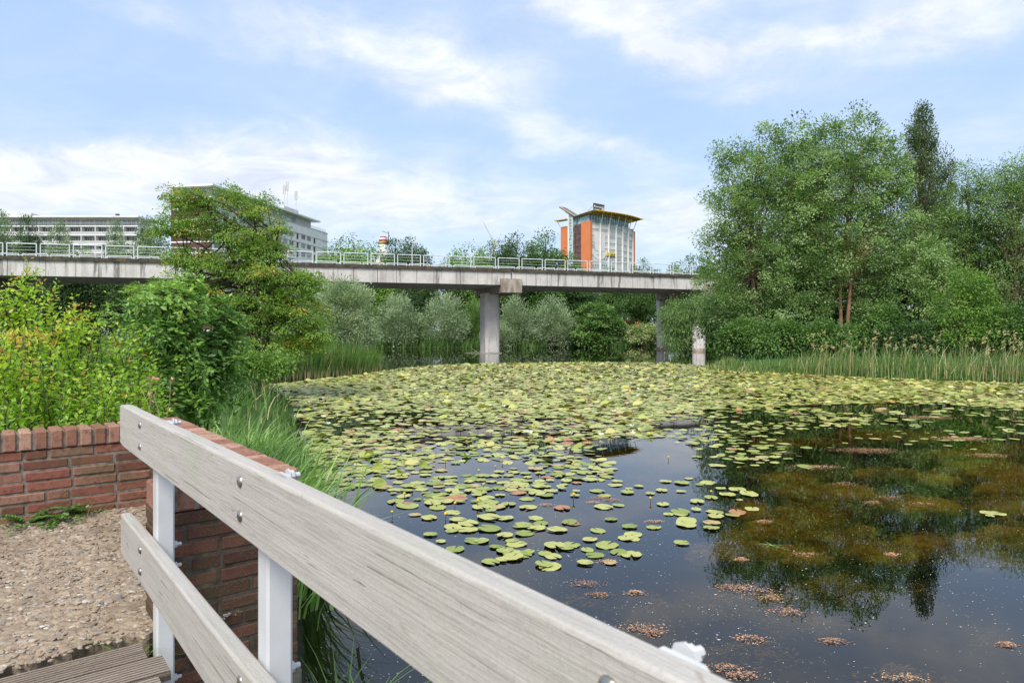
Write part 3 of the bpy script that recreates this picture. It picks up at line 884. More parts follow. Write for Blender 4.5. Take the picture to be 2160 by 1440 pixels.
# roof: two wings meeting in a valley
mb = MB()
nseg = 14
P = []; xs = np.linspace(-1.5, L + 3.0, nseg)
for x in xs:
    P += [(x, 9, zo + 4.1), (x, bow(min(max(x, 0), L)) - 5.2, zo + 5.75), (x, 9, zo + 4.7), (x, bow(min(max(x, 0), L)) - 5.2, zo + 6.0)]
F = []
for i in range(nseg - 1):
    a = 4 * i; F += [(a, a + 1, a + 5, a + 4), (a + 2, a + 6, a + 7, a + 3), (a + 1, a + 3, a + 7, a + 5), (a, a + 4, a + 6, a + 2)]
F += [(0, 2, 3, 1), (4 * nseg - 4, 4 * nseg - 3, 4 * nseg - 1, 4 * nseg - 2)]
mb.add(P, F); link('roof', mb.mesh('roof', B_YEL), b.root)
b.part('soffit_rib', [(x - .15, x + .15, bow(x) - 5.0, bow(x) + .6, zo + 4.9, zo + 5.6) for x in np.arange(1, L, 2.9)], plain('rib_brown', (.30, .15, .03), .6))
mb = MB()
P = [(-2.4, 9, zo + 3.9), (-2.4, 20.5, zo + 10.6), (3, 9, zo + 3.9), (3, 20.5, zo + 10.6), (-2.4, 9, zo + 4.4), (-2.4, 20.5, zo + 11.1), (3, 9, zo + 4.4), (3, 20.5, zo + 11.1)]
mb.add(P, [(0, 1, 3, 2), (4, 6, 7, 5), (0, 4, 5, 1), (2, 3, 7, 6), (0, 2, 6, 4), (1, 5, 7, 3)]); link('roof_wing', mb.mesh('roof_wing', B_ROOF), b.root)
mb = MB(); mb.frame_box((-2.5, 9, zo + 3.75), (0, .86, .51), (1, 0, 0), (0, 0, 1), 0, 13.3, 0, .4, -.25, .2)
mb.frame_box((-2.5, 9, zo + 3.95), (0, -.993, .118), (1, 0, 0), (0, 0, 1), 0, 14.4, 0, .4, -.25, .2); link('roof_edge', mb.mesh('roof_edge', B_DARK), b.root)
mb = MB(); mb.frame_box((-2.55, 9, zo + 3.95), (0, .86, .51), (1, 0, 0), (0, 0, 1), 0, 13.4, 0, .45, .18, .5); mb.frame_box((-2.55, 9, zo + 4.1), (0, -.993, .118), (1, 0, 0), (0, 0, 1), 0, 14.4, 0, .45, .18, .45); link('roof_trim', mb.mesh('roof_trim', plain('pale_trim', (.60, .46, .22), .6)), b.root)
b.part('roof_plant', [(6, 16, 9.5, 13, zo + 3, zo + 7.2)], B_GREY)
b.part('side_canopy', [(-3.5, 1, 14.8, 23.5, zo + 3.0, zo + 3.5)], plain('pale_timber', (.62, .44, .20), .6))
mb = MB()
for x in (6.5, 13., 19.5, 26, 32.5): mb.tube([(x, bow(x) - .5, zo - .5), (x, bow(x) - 2.2, zo + 5.2)], .22, 6)
mb.tube([(L - .5, 0, zo - 1), (L + .8, -2, zo + 5.2)], .2, 6); mb.tube([(-1, 21, zo - .3), (-2.6, 22.0, zo + 3)], .2, 6); mb.tube([(-1.5, 14.8, zo + 6), (-1.8, 18.5, zo + 9.6)], .2, 6)
link('roof_strut', mb.mesh('roof_strut', B_WHITE), b.root)
fin = [x for x in np.linspace(6.5, L - 1.5, 6)]
for x in fin: b.part('facade_fin', [(x - .3, x + .3, bow(x) - .75, bow(x) + .2, 0, zo + .2)], B_WHITE)
edges = [0.6] + fin + [L - .1]
ow = {}
for f in range(10):
    for k in range(7):
        x0, x1 = edges[k] + .55, edges[k + 1] - .5
        if x1 - x0 < .9: continue
        z = zo - 3.0 - f * FP
        t = float(RNG.choice([.55, .65, .75, .4, .85, .3])) if not (f in (6, 7) and k in (1,)) else 1.0
        if f in (7,) and k == 2: t = .05
        wm = win_mesh(x1 - x0, 1.75, tint=t, mull=3, frame=.12)
        o = put_win(b, wm, 0, 0); y0, y1 = bow(x0), bow(x1)
        o.location = (x0, y0 - .06, z); o.rotation_euler = (0, 0, math.atan2(y1 - y0, x1 - x0))
b.part('side_window', [(L - .3, L + 1.0, 1, 2.2, zo - 4.5 - f * FP, zo - 3 - f * FP) for f in range(9)], B_DARK)
# grey mural on the facade: two tapering legs over a curved dish, yellow sign beside it
mur = plain('mural_grey', (.60, .57, .58), .6, .3, var=.08, scale=.6)
mb = MB()


def mur_poly(pts):
    P = [(x, bow(x) - .20, zo - z) for x, z in pts] + [(x, bow(x) - .10, zo - z) for x, z in pts]
    k = len(pts); mb.add(P, [tuple(range(k)), tuple(range(k, 2 * k))[::-1]] + [(i, (i + 1) % k, k + (i + 1) % k, k + i) for i in range(k)])


mur_poly([(2.1, 4.6), (5.8, 4.6), (5.6, 15), (3.4, 15)]); mur_poly([(7.4, 4.8), (10.6, 4.8), (9.6, 15.5), (7.5, 15)])
arc = [(6.2 + 5.4 * math.cos(a), 14.6 + 5.2 * math.sin(a)) for a in np.linspace(0, math.pi, 14)]; arc2 = [(6.2 + 4.0 * math.cos(a), 14.2 + 3.6 * math.sin(a)) for a in np.linspace(0, math.pi, 14)]
for i in range(13): mur_poly([arc[i], arc[i + 1], arc2[i + 1], arc2[i]])
link('mural', mb.mesh('mural', mur), b.root)
mb = MB(); mb.box(11.2, 18.2, bow(15) - .45, bow(15) + .2, zo - 17.6, zo - 15.4); ys = link('yellow_sign', mb.mesh('yellow_sign', plain('sign_yellow', (.62, .47, .03), .5)), b.root)
mb = MB()
for x in (12.2, 14.6, 16.4): mb.frame_box((x, bow(15) - .5, zo - 17.2), (1, 0, .35), (0, 1, 0), (0, 0, 1), 0, 1.3, 0, .03, 0, .7)
mb.box(11.2, 18.2, bow(15) - .48, bow(15) - .46, zo - 17.75, zo - 17.3); link('sign_mark', mb.mesh('sign_mark', B_DARK), ys)
# rooftop billboard
bx0, bx1, by, bz0, bz1 = 4.8, 14.2, 1.5, zo + 6.7, zo + 11.4
bb = b.part('billboard', [(bx0, bx1, by, by + .4, bz0, bz1)], plain('billboard_navy', (.028, .045, .075), .5, .4, var=.1))
LET = plain('letter_white', (.75, .76, .78), .6)
b.part('billboard_leg', [(x, x + .2, by + .05, by + .35, zo + 5, bz0) for x in (bx0 + .5, bx1 - .7)], B_DARK)
mb = MB(); mb.tube([(bx0 - .1, by + .4, bz0 + 3.2), (bx0 - 3.6, by + 1.6, bz0 - .6)], .1, 5); link('billboard_stay', mb.mesh('billboard_stay', B_DARK), b.root)


def text_obj(name, s, size, loc, mat, parent, sx=1.0):
    cu = bpy.data.curves.new(name, 'FONT'); cu.body = s; cu.size = size; cu.extrude = .02; cu.materials.append(mat)
    o = bpy.data.objects.new(name, cu); COL.objects.link(o); o.parent = parent; o.location = loc; o.rotation_euler = (math.pi / 2, 0, 0); o.scale = (sx, 1, 1)
    me = bpy.data.meshes.new_from_object(o.evaluated_get(bpy.context.evaluated_depsgraph_get()))
    q = link(name, me, parent); q.location = loc; q.rotation_euler = o.rotation_euler; q.scale = o.scale
    bpy.data.objects.remove(o); return q


text_obj('lettering', 'Ruimte Online', 1.25, (bx0 + 1.15, by - .04, bz0 + 2.55), LET, bb, .80)
text_obj('lettering', '"te huur"', 1.2, (bx0 + 1.3, by - .04, bz0 + 1.0), LET, bb, .85)
mb = MB(); mb.box(bx0 + .45, bx0 + .95, by - .05, by - .01, bz0 + 2.5, bz0 + 3.6)
cx, cz = bx1 - 1.35, bz0 + 2.2
for i in range(24):
    a0, a1 = i / 24 * 6.2832, (i + 1) / 24 * 6.2832
    q = [(cx + r * math.cos(a), by - yy, cz + 1.15 * r * math.sin(a)) for yy in (.06, .02) for a, r in ((a0, 1.15), (a1, 1.15), (a1, .95), (a0, .95))]
    mb.add(q, [(0, 1, 2, 3), (4, 7, 6, 5)])
mb.box(cx - .62, cx - .3, by - .06, by - .02, cz - .5, cz + .5); mb.box(cx - .1, cx + .1, by - .06, by - .02, cz - .55, cz + .55); mb.box(cx + .3, cx + .55, by - .06, by - .02, cz - .55, cz + .5)
link('logo', mb.mesh('logo', LET), bb)

# ---- red and white control tower
Y = 400.; X = (808.5 - 1080) / FPX * Y; k = Y / FPX
zz = lambda py: z_of(py, Y)
r = empty('control_tower', (X, Y, 0), 'small white tower with a flared golden cabin and red roof beyond the viaduct', 'tower')
mb = MB(); mb.lathe((0, 0, 0), [(3.6, 0), (3.2, zz(545)), (2.6, zz(516))], 20); link('shaft', mb.mesh('shaft', B_WHITE, True), r)
mb = MB(); mb.lathe((0, 0, 0), [(2.6, zz(516)), (3.3, zz(513)), (3.0, zz(511.5)), (2.3, zz(508))], 20); link('cabin_base', mb.mesh('cabin_base', plain('gold_cladding', (.42, .27, .10), .5)), r)
mb = MB(); mb.lathe((0, 0, 0), [(2.7, zz(509.5)), (2.5, zz(505.6))], 20); mb.lathe((0, 0, 0), [(1.9, zz(501.3)), (1.85, zz(499.6)), (1.5, zz(499))], 20); link('red_band', mb.mesh('red_band', plain('signal_red', (.42, .03, .035), .5)), r)
mb = MB(); mb.lathe((0, 0, 0), [(2.0, zz(505.6)), (1.8, zz(501.3))], 20); link('window_ring', mb.mesh('window_ring', B_WHITE), r)
mb = MB(); mb.tube([(3.1, 0, zz(517)), (3.1, 0, zz(489))], .25, 5); mb.tube([(3.1, 0, zz(517)), (-.5, 0, zz(514))], .15, 4); mb.tube([(2.8, 0, zz(508)), (5, 0, zz(508))], .18, 4); mb.tube([(2.9, 0, zz(490)), (1.5, 0, zz(491)), (.6, 0, zz(488.5)), (-.9, 0, zz(488))], .16, 4)
mb.box(2.8, 3.9, -.3, .3, zz(498.5), zz(497)); link('mast', mb.mesh('mast', plain('mast_brown', (.14, .07, .06), .6)), r)
# ---- luffing crane
Y = 520.; k = Y / FPX
P0 = at(1043, 517, Y); P1 = at(1018.5, 467.5, Y)
r = empty('crane', (P0[0], Y, 0), 'thin pale construction crane with its jib raised above the treetops', 'crane')
o_ = np.array([P0[0], Y, 0])
mb = MB(); mb.box(-.7, .7, -.7, .7, 0, P0[2]); link('mast', mb.mesh('mast', B_WHITE), r)
A = P0 - o_; Bp = P1 - o_
mb = MB()
for d in (0, 1.3): mb.tube([A + (d, 0, d * .4), Bp + (d * .1, 0, 0)], .22, 4)
for i in range(14):
    t0, t1 = i / 14, (i + .5) / 14; p = A + (Bp - A) * t0; q = A + (1.3, 0, .5) + (Bp - A - (1.2, 0, .5)) * t1; mb.tube([p, q], .1, 3)
link('jib', mb.mesh('jib', plain('crane_paint', (.55, .53, .50), .5)), r)
mb = MB(); mb.box(A[0] - 1.5, A[0] + 3.6, -1, 1, A[2] - .8, A[2] + 1.6); mb.tube([A + (1, 0, 1), A + (4.0, 0, 6.0)], .2, 4); mb.tube([A + (4., 0, 6.), Bp], .06, 3); mb.tube([A + (4., 0, 6.), A + (3.5, 0, 1)], .15, 3)
link('cab', mb.mesh('cab', B_GREY), r)
# ---- lamp post and round sign beyond the railing
p = at(869.5, 513, 67.5); r = empty('street_lamp', (p[0], p[1], ZT), 'grey street lamp on the viaduct deck before the dark pointed tree', 'lamp')
mb = MB(); p[2] -= ZT; mb.tube([(0, 0, 0), (0, 0, p[2] - .4), (.1, 0, p[2])], [.07, .05, .04], 8); link('pole', mb.mesh('pole', B_GREY), r)
mb = MB(); mb.box(-.05, .55, -.1, .1, p[2] - .02, p[2] + .10); link('lamp_head', mb.mesh('lamp_head', B_GREY), r)
p = vpt((816.5 - 1080) / FPX * 62, 4.0, 0); r = empty('round_sign', (p[0], p[1], ZT + .06), 'small pale round sign on a thin pole on the viaduct deck', 'sign')
mb = MB(); mb.tube([(0, 0, 0), (0, 0, 1.35)], .04, 6); link('pole', mb.mesh('pole', B_WHITE), r)
mb = MB(); mb.lathe((-.12, -.06, .92), [(.2, 0), (.2, .04)], 16, axis=(0, -1, 0)); link('sign_disc', mb.mesh('sign_disc', plain('sign_cream', (.66, .58, .5), .5)), r)
# ================================================================== trees and shrubs
BARK = plain('bark', (.16, .12, .085), .9, .15, var=.45, scale=5, bump=.03)
BARK_D = plain('dark_bark', (.06, .05, .042), .9, .15, var=.45, scale=8, bump=.02)
BARK_R = plain('reddish_bark', (.26, .15, .09), .9, .15, var=.4, scale=4, bump=.03)
TW = .30
L_POP = leaf_mat('poplar_leaf', [(0, (.05, .09, .03)), (.35, (.10, .17, .05)), (.65, (.155, .245, .075)), (.85, (.22, .31, .125)), (1, (.32, .40, .23))], TW, .5, .25)
L_GREEN = leaf_mat('green_leaf', [(0, (.028, .06, .017)), (.4, (.058, .12, .03)), (.75, (.10, .185, .042)), (1, (.17, .26, .075))], TW)
L_LIGHT = leaf_mat('light_leaf', [(0, (.055, .11, .02)), (.4, (.10, .19, .035)), (.75, (.16, .26, .055)), (1, (.24, .33, .09))], TW + .05)
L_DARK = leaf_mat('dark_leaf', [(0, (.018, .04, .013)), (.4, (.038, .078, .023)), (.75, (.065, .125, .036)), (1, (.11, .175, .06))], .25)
L_SILV = leaf_mat('silver_leaf', [(0, (.085, .13, .065)), (.3, (.16, .225, .12)), (.65, (.27, .35, .205)), (1, (.42, .49, .34))], .22, .5, .3, 1.1)
L_MAPLE = leaf_mat('maple_leaf', [(0, (.045, .095, .016)), (.3, (.09, .17, .026)), (.6, (.145, .24, .04)), (.80, (.21, .30, .06)), (.86, (.36, .27, .05)), (1, (.50, .25, .05))], TW)
L_SPIRE = leaf_mat('spire_leaf', [(0, (.032, .055, .02)), (.5, (.065, .105, .038)), (1, (.12, .165, .075))], .22)
L_WILL = leaf_mat('willow_leaf', [(0, (.06, .115, .03)), (.4, (.10, .17, .05)), (.75, (.15, .24, .08)), (1, (.22, .31, .13))], TW)


def crown_mesh(rng, lobes, nclump, per, cr, L, W, outw=.55, droop=.0, flat=.7, shell=.62, up=.8, tj=.09, tlo=.15, thi=.85, wild=.45, tpl=LEAF4, orange=0.0, zmin=None, ldroop=None):
    lobes = np.asarray(lobes, float)
    vol = (lobes[:, 3] * lobes[:, 4] * lobes[:, 5]) ** .68; pick = rng.choice(len(lobes), nclump, p=vol / vol.sum())
    d = nrm(rng.normal(size=(nclump, 3))); rad = shell + (1 - shell) * rng.random(nclump) ** .7
    rad = np.where(rng.random(nclump) < .2, rng.random(nclump), rad)
    C = lobes[pick, :3] + d * rad[:, None] * lobes[pick, 3:]
    outd = nrm(d / lobes[pick, 3:])
    if zmin is not None:
        k = C[:, 2] > zmin; C, outd = C[k], outd[k]; nclump = len(C)
    sc = rng.uniform(.6, 1.35, nclump)
    ct = rng.uniform(tlo, thi, nclump)
    isor = rng.random(nclump) < orange
    n = nclump * per; ci = np.repeat(np.arange(nclump), per)
    q = rng.normal(size=(n, 3)) * .55; q /= np.maximum(1, np.linalg.norm(q, axis=1) / 1.15)[:, None]
    q[:, 2] *= flat
    off = q * (cr * sc[ci])[:, None]
    P = C[ci] + off; P[:, 2] -= droop * (np.hypot(off[:, 0], off[:, 1])) ** 1.2
    D = nrm(outd[ci] * outw + nrm(off + 1e-6) * .7 + rng.normal(size=(n, 3)) * wild * .6 + np.array([0, 0, -.25 if ldroop is None else ldroop]))
    Nn = nrm(np.array([0, 0, up]) + outd[ci] * .5 + rng.normal(size=(n, 3)) * wild)
    t = np.clip(ct[ci] + rng.normal(size=n) * tj, 0, .80 if orange else 1)
    if orange: t = np.where(isor[ci] & (rng.random(n) < .42) & (off[:, 2] > -cr * .2), rng.uniform(.84, 1, n), t)
    return leaves(P, D, Nn, L * rng.uniform(.65, 1.25, n), W, t, tpl), C


def limbs(mb, rng, trunk, C, count, r0, sag=.0, n=5, start=.25):
    trunk = np.asarray(trunk, float)
    idx = rng.choice(len(C), min(count, len(C)), replace=False)
    seglen = np.linspace(0, 1, len(trunk))
    for i in idx:
        c = C[i]
        zf = np.clip((c[2] - trunk[0, 2]) / (trunk[-1, 2] - trunk[0, 2] + 1e-6) * .85 - rng.uniform(.08, .3), start, .97)
        b = np.array([np.interp(zf, seglen, trunk[:, k]) for k in range(3)])
        mid = b * .5 + c * .5 + np.array([0, 0, .12 * np.linalg.norm(c - b) - sag]) + rng.normal(size=3) * .05 * np.linalg.norm(c - b)
        rr = r0 * (1 - zf * .75)
        mb.tube([b, b * .6 + mid * .4, mid, c * .7 + mid * .3, c], [rr * .55, rr * .42, rr * .28, rr * .16, rr * .05], n, cap=False)


def plant(name, label, cat, base, crown, trunk_mb=None, mat=None, bark=None, group=None, leafname='crown', trunkname='trunk', rz=0, scale=1.0):
    r = empty(name, base, label, cat, group, rz)
    V, F, T = crown
    link(leafname, np_mesh(leafname, V, F, mat, {'tint': T}), r)
    if trunk_mb is not None: link(trunkname, trunk_mb.mesh(trunkname, bark or BARK, True), r)
    r.scale = (scale,) * 3
    return r


def copy_plant(src, loc, label, rz, scale, cat=None, group=None):
    r = src.copy(); COL.objects.link(r); r.location = loc; r.rotation_euler = (0, 0, rz); r.scale = scale if hasattr(scale, '__len__') else (scale,) * 3
    r['label'] = label
    if group: r['group'] = group
    for c in src.children:
        d = c.copy(); COL.objects.link(d); d.parent = r
    return r


def gz(x, y): return float(height(np.array([[x, y]]))[0])


def px_tree(name, label, cat, bpx, Y, lobes_px, mat, nclump, per, cr, L, W, trunk=None, r0=.2, bark=None, group=None, nl=40, depth=1.0, zb=None, seed=1, yoff=0, lstart=.25, **kw):
    """lobes given as (px, py, half width, half height[, dY]) of the photograph at distance Y"""
    rng = np.random.default_rng(seed)
    x = (bpx - PXC) / FPX * Y
    z0 = gz(x, Y) if zb is None else zb
    base = np.array([x, Y, z0]); s = Y / FPX
    lobes = []
    for lb in lobes_px:
        c = at(lb[0], lb[1], Y) - base; c[1] += lb[4] if len(lb) > 4 else 0
        lobes.append([*c, lb[2] * s, lb[2] * s * depth, lb[3] * s])
    lobes = np.array(lobes)
    ztop = (lobes[:, 2] + lobes[:, 5] * .25).max() * .94
    crown, C = crown_mesh(rng, lobes, nclump, per, cr, L, W, **kw)
    mb = MB()
    trs = trunk if trunk is not None else [[(bpx, None), (np.average([l[0] for l in lobes_px]), None)]]
    paths = []
    for tr in trs:
        if tr[0][1] is None:
            tx = (tr[-1][0] - bpx) * s
            k = 7; path = np.array([[tx * (i / (k - 1)) ** 1.3 + .12 * rng.normal() * (i > 0), .1 * rng.normal() * (i > 0), -.3 + (ztop + .3) * i / (k - 1)] for i in range(k)])
        else:
            path = np.array([at(p, q, Y) - base for p, q in tr]); path[0, 2] = min(path[0, 2], -.2)
        rad = r0 * (1 - np.linspace(0, 1, len(path)) * .85); mb.tube(path, rad, 8, cap=False); paths.append(path)
    for pth in paths: limbs(mb, rng, pth, C, nl // len(paths), r0, start=lstart)
    return plant(name, label, cat, base, crown, mb, mat, bark, group)


# ---- the stand on the right bank
GR = 'trees of the stand on the right bank'
px_tree('broad_tree', 'tall broad silver-green tree at the left end of the right bank stand', 'tree', 1600, 46,
        [(1570, 375, 48, 70), (1640, 375, 55, 75), (1540, 450, 55, 75), (1610, 470, 75, 90), (1530, 540, 50, 80), (1526, 338, 17, 42), (1556, 314, 18, 40), (1586, 318, 14, 34), (1620, 300, 18, 40), (1657, 306, 17, 42), (1503, 420, 15, 34), (1492, 500, 15, 34), (1484, 585, 16, 34), (1600, 580, 85, 85), (1528, 630, 36, 50), (1595, 670, 65, 50), (1670, 480, 50, 90)],
        L_POP, 600, 95, .58, .15, .62, r0=.17, nl=110, seed=11, lstart=.4, group=GR, tlo=.05, thi=.98, ldroop=.05)
px_tree('broad_tree', 'tallest full-crowned tree with a forked brown trunk in the right bank stand', 'tree', 1782, 44,
        [(1740, 335, 46, 50), (1800, 330, 54, 52), (1852, 350, 40, 55), (1692, 290, 18, 42), (1722, 292, 14, 36), (1748, 276, 18, 42), (1778, 290, 14, 34), (1804, 266, 19, 44), (1834, 284, 15, 38), (1862, 292, 17, 44), (1890, 330, 15, 44), (1700, 400, 60, 70), (1775, 400, 80, 80), (1855, 420, 60, 80), (1700, 500, 70, 80), (1790, 500, 80, 85), (1870, 520, 50, 80), (1895, 450, 40, 90), (1898, 370, 20, 45), (1690, 590, 60, 60), (1840, 600, 55, 60), (1740, 560, 60, 50), (1690, 655, 50, 40), (1735, 655, 30, 40), (1835, 670, 36, 36)],
        L_POP, 860, 95, .58, .15, .62, trunk=[[(1778, 735), (1774, 690), (1772, 620), (1776, 540), (1790, 440), (1800, 350)], [(1786, 735), (1790, 650), (1794, 600), (1820, 500), (1840, 390)]],
        r0=.15, nl=110, seed=12, lstart=.5, group=GR, tlo=.03, thi=.98, bark=BARK_R, ldroop=.05)
px_tree('broad_tree', 'middle tree of the right bank stand standing behind the forked trunk', 'tree', 1680, 49,
        [(1650, 390, 45, 70), (1690, 340, 45, 60), (1720, 440, 70, 90), (1660, 540, 80, 90), (1740, 600, 80, 80), (1830, 560, 60, 90), (1640, 670, 80, 40), (1800, 680, 80, 40)],
        L_GREEN, 420, 80, .66, .18, .62, r0=.22, nl=90, seed=13, group=GR)
SP = [(1943, 250, 17, 28), (1945, 285, 28, 40), (1946, 335, 31, 50), (1946, 400, 35, 70), (1948, 490, 38, 70), (1945, 570, 36, 60)]
px_tree('columnar_poplar', 'dark narrow spire of a poplar rising highest above the stand', 'tree', 1950, 52, SP, L_SPIRE, 400, 64, .42, .16, .55, r0=.2, nl=60, seed=14, flat=1.6, outw=.2, ldroop=.7, wild=.5, group=GR)
px_tree('columnar_poplar', 'smaller dark narrow poplar spire beside the highest one', 'tree', 1990, 53, [(1994, 352, 17, 34), (1990, 410, 22, 55), (1985, 480, 24, 60), (1982, 560, 24, 60)], L_SPIRE, 210, 56, .36, .15, .55, r0=.15, nl=40, seed=15, flat=1.6, outw=.2, ldroop=.7, wild=.5, group=GR)
px_tree('ash_tree', 'soft feathery green tree right of the two dark poplar spires', 'tree', 2050, 47,
        [(2032, 385, 24, 45), (2068, 395, 24, 45), (2000, 500, 45, 80), (1975, 590, 50, 70), (2012, 440, 22, 40), (2060, 450, 50, 60), (2030, 520, 55, 70), (2085, 540, 55, 80), (2040, 620, 70, 70), (2090, 650, 60, 60)],
        L_POP, 520, 80, .58, .15, .5, r0=.2, nl=90, seed=16, group=GR, tlo=.1, thi=.75)
px_tree('ash_tree', 'loose thin-leaved tree at the right end of the stand, cut by the photo edge', 'tree', 2140, 45,
        [(2095, 430, 40, 60), (2108, 385, 24, 48), (2145, 372, 30, 48), (2190, 366, 40, 50), (2140, 470, 50, 70), (2190, 430, 60, 80), (2130, 560, 60, 80), (2200, 560, 70, 90), (2140, 660, 70, 60)],
        L_POP, 540, 80, .58, .145, .5, r0=.2, nl=110, seed=17, group=GR, tlo=.1, thi=.9)
px_tree('young_tree', 'slim young pale green tree with thin grey stems in front of the stand', 'tree', 1990, 42.5,
        [(1960, 530, 30, 40), (1975, 590, 38, 45), (1955, 640, 30, 40)], L_POP, 120, 52, .5, .17, .55, trunk=[[(1995, 730), (1985, 660), (1968, 590), (1958, 500)]], r0=.09, nl=30, seed=18, tlo=.4, thi=.9, bark=BARK)
px_tree('young_tree', 'small bright yellow-green bushy tree at the front of the stand above the reeds', 'tree', 2030, 39.5,
        [(2040, 600, 40, 30), (2020, 650, 50, 38), (2060, 645, 40, 35), (2010, 700, 45, 30), (2070, 690, 40, 30)], L_LIGHT, 190, 54, .45, .15, .6, trunk=[[(2028, 738), (2022, 700), (2010, 650), (2005, 600)], [(2030, 738), (2045, 690), (2060, 620)], [(2029, 738), (2030, 690), (2038, 600)]], r0=.08, nl=48, seed=19, tlo=.1, thi=.8)
px_tree('drooping_willow', 'low light green willow drooping over the water in front of the round columns', 'willow', 1548, 60,
        [(1445, 655, 40, 30), (1490, 648, 42, 30), (1425, 700, 20, 40), (1443, 695, 16, 40), (1512, 675, 20, 45), (1410, 670, 18, 30), (1482, 668, 24, 26, -2), (1550, 680, 36, 60)],
        L_WILL, 290, 56, .62, .26, .28, r0=.16, nl=26, lstart=.7, seed=20, ldroop=-1.2, droop=.5, flat=1.1)
for i, (px, py, w, h, Y, mt, lb) in enumerate([
        (1568, 708, 44, 32, 43, L_GREEN, 'leafy shrub at the left tip of the right bank beside the water'),
        (1640, 712, 60, 30, 41.5, L_GREEN, 'mid green shrub behind the first tall reeds of the right bank'),
        (1735, 712, 50, 30, 41, L_GREEN, 'dark shrub left of the forked brown trunk'),
        (1850, 690, 60, 50, 42, L_GREEN, 'rounded green shrub right of the forked brown trunk'),
        (1915, 715, 55, 30, 40.5, L_DARK, 'low dark shrub behind the reeds under the poplar spires'),
        (2110, 700, 60, 45, 40, L_GREEN, 'deep green shrub under the thin-leaved tree near the right edge'),
        (2180, 690, 50, 55, 39, L_GREEN, 'leafy shrub on the bank at the right edge')]):
    px_tree('shrub', lb, 'shrub', px, Y, [(px, py, w, h), (px - w * .5, py + h * .3, w * .6, h * .7), (px + w * .5, py + h * .25, w * .6, h * .8), (px + w * .2, py - h * .4, w * .5, h * .7)], mt, 150, 46, .5, .17, .62, r0=.07, nl=16, seed=30 + i, group='shrubs along the right bank')
# woodland behind the stand that closes the view between its stems
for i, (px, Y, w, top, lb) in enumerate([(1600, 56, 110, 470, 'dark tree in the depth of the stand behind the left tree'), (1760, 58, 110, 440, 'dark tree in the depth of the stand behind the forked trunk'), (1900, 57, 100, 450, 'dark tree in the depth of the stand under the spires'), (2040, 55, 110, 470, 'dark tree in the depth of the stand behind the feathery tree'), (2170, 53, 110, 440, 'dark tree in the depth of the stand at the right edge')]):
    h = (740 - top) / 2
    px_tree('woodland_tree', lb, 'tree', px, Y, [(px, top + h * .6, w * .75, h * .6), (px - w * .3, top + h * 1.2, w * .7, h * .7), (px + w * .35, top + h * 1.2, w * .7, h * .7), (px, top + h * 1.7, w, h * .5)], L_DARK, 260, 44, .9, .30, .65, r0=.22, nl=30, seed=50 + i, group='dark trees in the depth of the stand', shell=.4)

# ---- big spreading tree on the left bank
px_tree('spreading_tree', 'large spreading tree with layered foliage and orange seed clusters on the left bank', 'tree', 510, 21.5,
        [(400, 418, 48, 22), (470, 410, 55, 25), (540, 432, 46, 28), (575, 472, 30, 20), (375, 470, 48, 22), (440, 470, 60, 30), (515, 490, 60, 30), (565, 525, 50, 26), (400, 540, 55, 26), (480, 555, 70, 36), (570, 570, 70, 32), (640, 590, 45, 24), (440, 620, 80, 34), (540, 640, 80, 38), (615, 625, 45, 30), (630, 660, 62, 36), (672, 695, 36, 24), (560, 710, 80, 34), (630, 725, 50, 26), (340, 610, 60, 26), (340, 480, 30, 12), (360, 400, 20, 12)],
        L_MAPLE, 860, 90, .31, .080, .5, trunk=[[(520, 800), (528, 720), (530, 660), (515, 600), (480, 520), (440, 440), (420, 410)], [(530, 690), (550, 610), (580, 540), (590, 470)], [(524, 720), (480, 640), (430, 590), (380, 540)], [(532, 690), (580, 640), (640, 590)], [(516, 600), (530, 520), (550, 440)]],
        r0=.15, nl=120, bark=BARK_D, seed=21, flat=.30, droop=.75, orange=.13, tlo=.3, thi=.76, shell=.5, ldroop=-.45, up=1.0, lstart=.35)

# ---- silver willow on the left bank point and the willow bushes on the far bank
px_tree('silver_willow', 'large silvery grey willow bush beside the spreading tree on the left bank point', 'willow', 722, 39.5,
        [(700, 640, 45, 42), (745, 645, 40, 45), (715, 690, 55, 45), (755, 705, 38, 40), (690, 700, 35, 42), (725, 625, 35, 30), (740, 740, 40, 25)], L_SILV, 430, 64, .40, .17, .30, r0=.12, nl=60, seed=22, ldroop=.55, outw=.9, flat=1.0, tlo=.15, thi=.95)
FB = 'silvery willow bushes along the far bank'
for i, (px, top, w, Y, lb) in enumerate([
        (836, 622, 47, 84, 'narrow upright silvery willow bush, first along the far bank from the left'),
        (938, 622, 54, 86, 'rounded silvery willow bush just left of the rectangular pier'),
        (1006, 634, 30, 90, 'greener willow bush half hidden behind the rectangular pier'),
        (1090, 630, 38, 88, 'silvery willow bush just right of the rectangular pier'),
        (1165, 630, 44, 88, 'fullest silvery willow bush beside the round green bush'),
        (1050, 690, 32, 86, 'low silvery willow bush at the water right behind the rectangular pier')]):
    hh = (736 - top) / 2; c = top + hh
    px_tree('willow_bush', lb, 'willow', px, Y, [(px, c - hh * .35, w * .72, hh * .62), (px - w * .42, c + hh * .15, w * .55, hh * .6), (px + w * .42, c + hh * .1, w * .55, hh * .65), (px, c + hh * .4, w * .8, hh * .55)], L_SILV if i != 2 else L_WILL, 210, 50, .70, .30, .30, r0=.14, nl=36, seed=60 + i, group=FB, ldroop=.6, outw=.9, flat=1.1, tlo=.1, thi=.85)
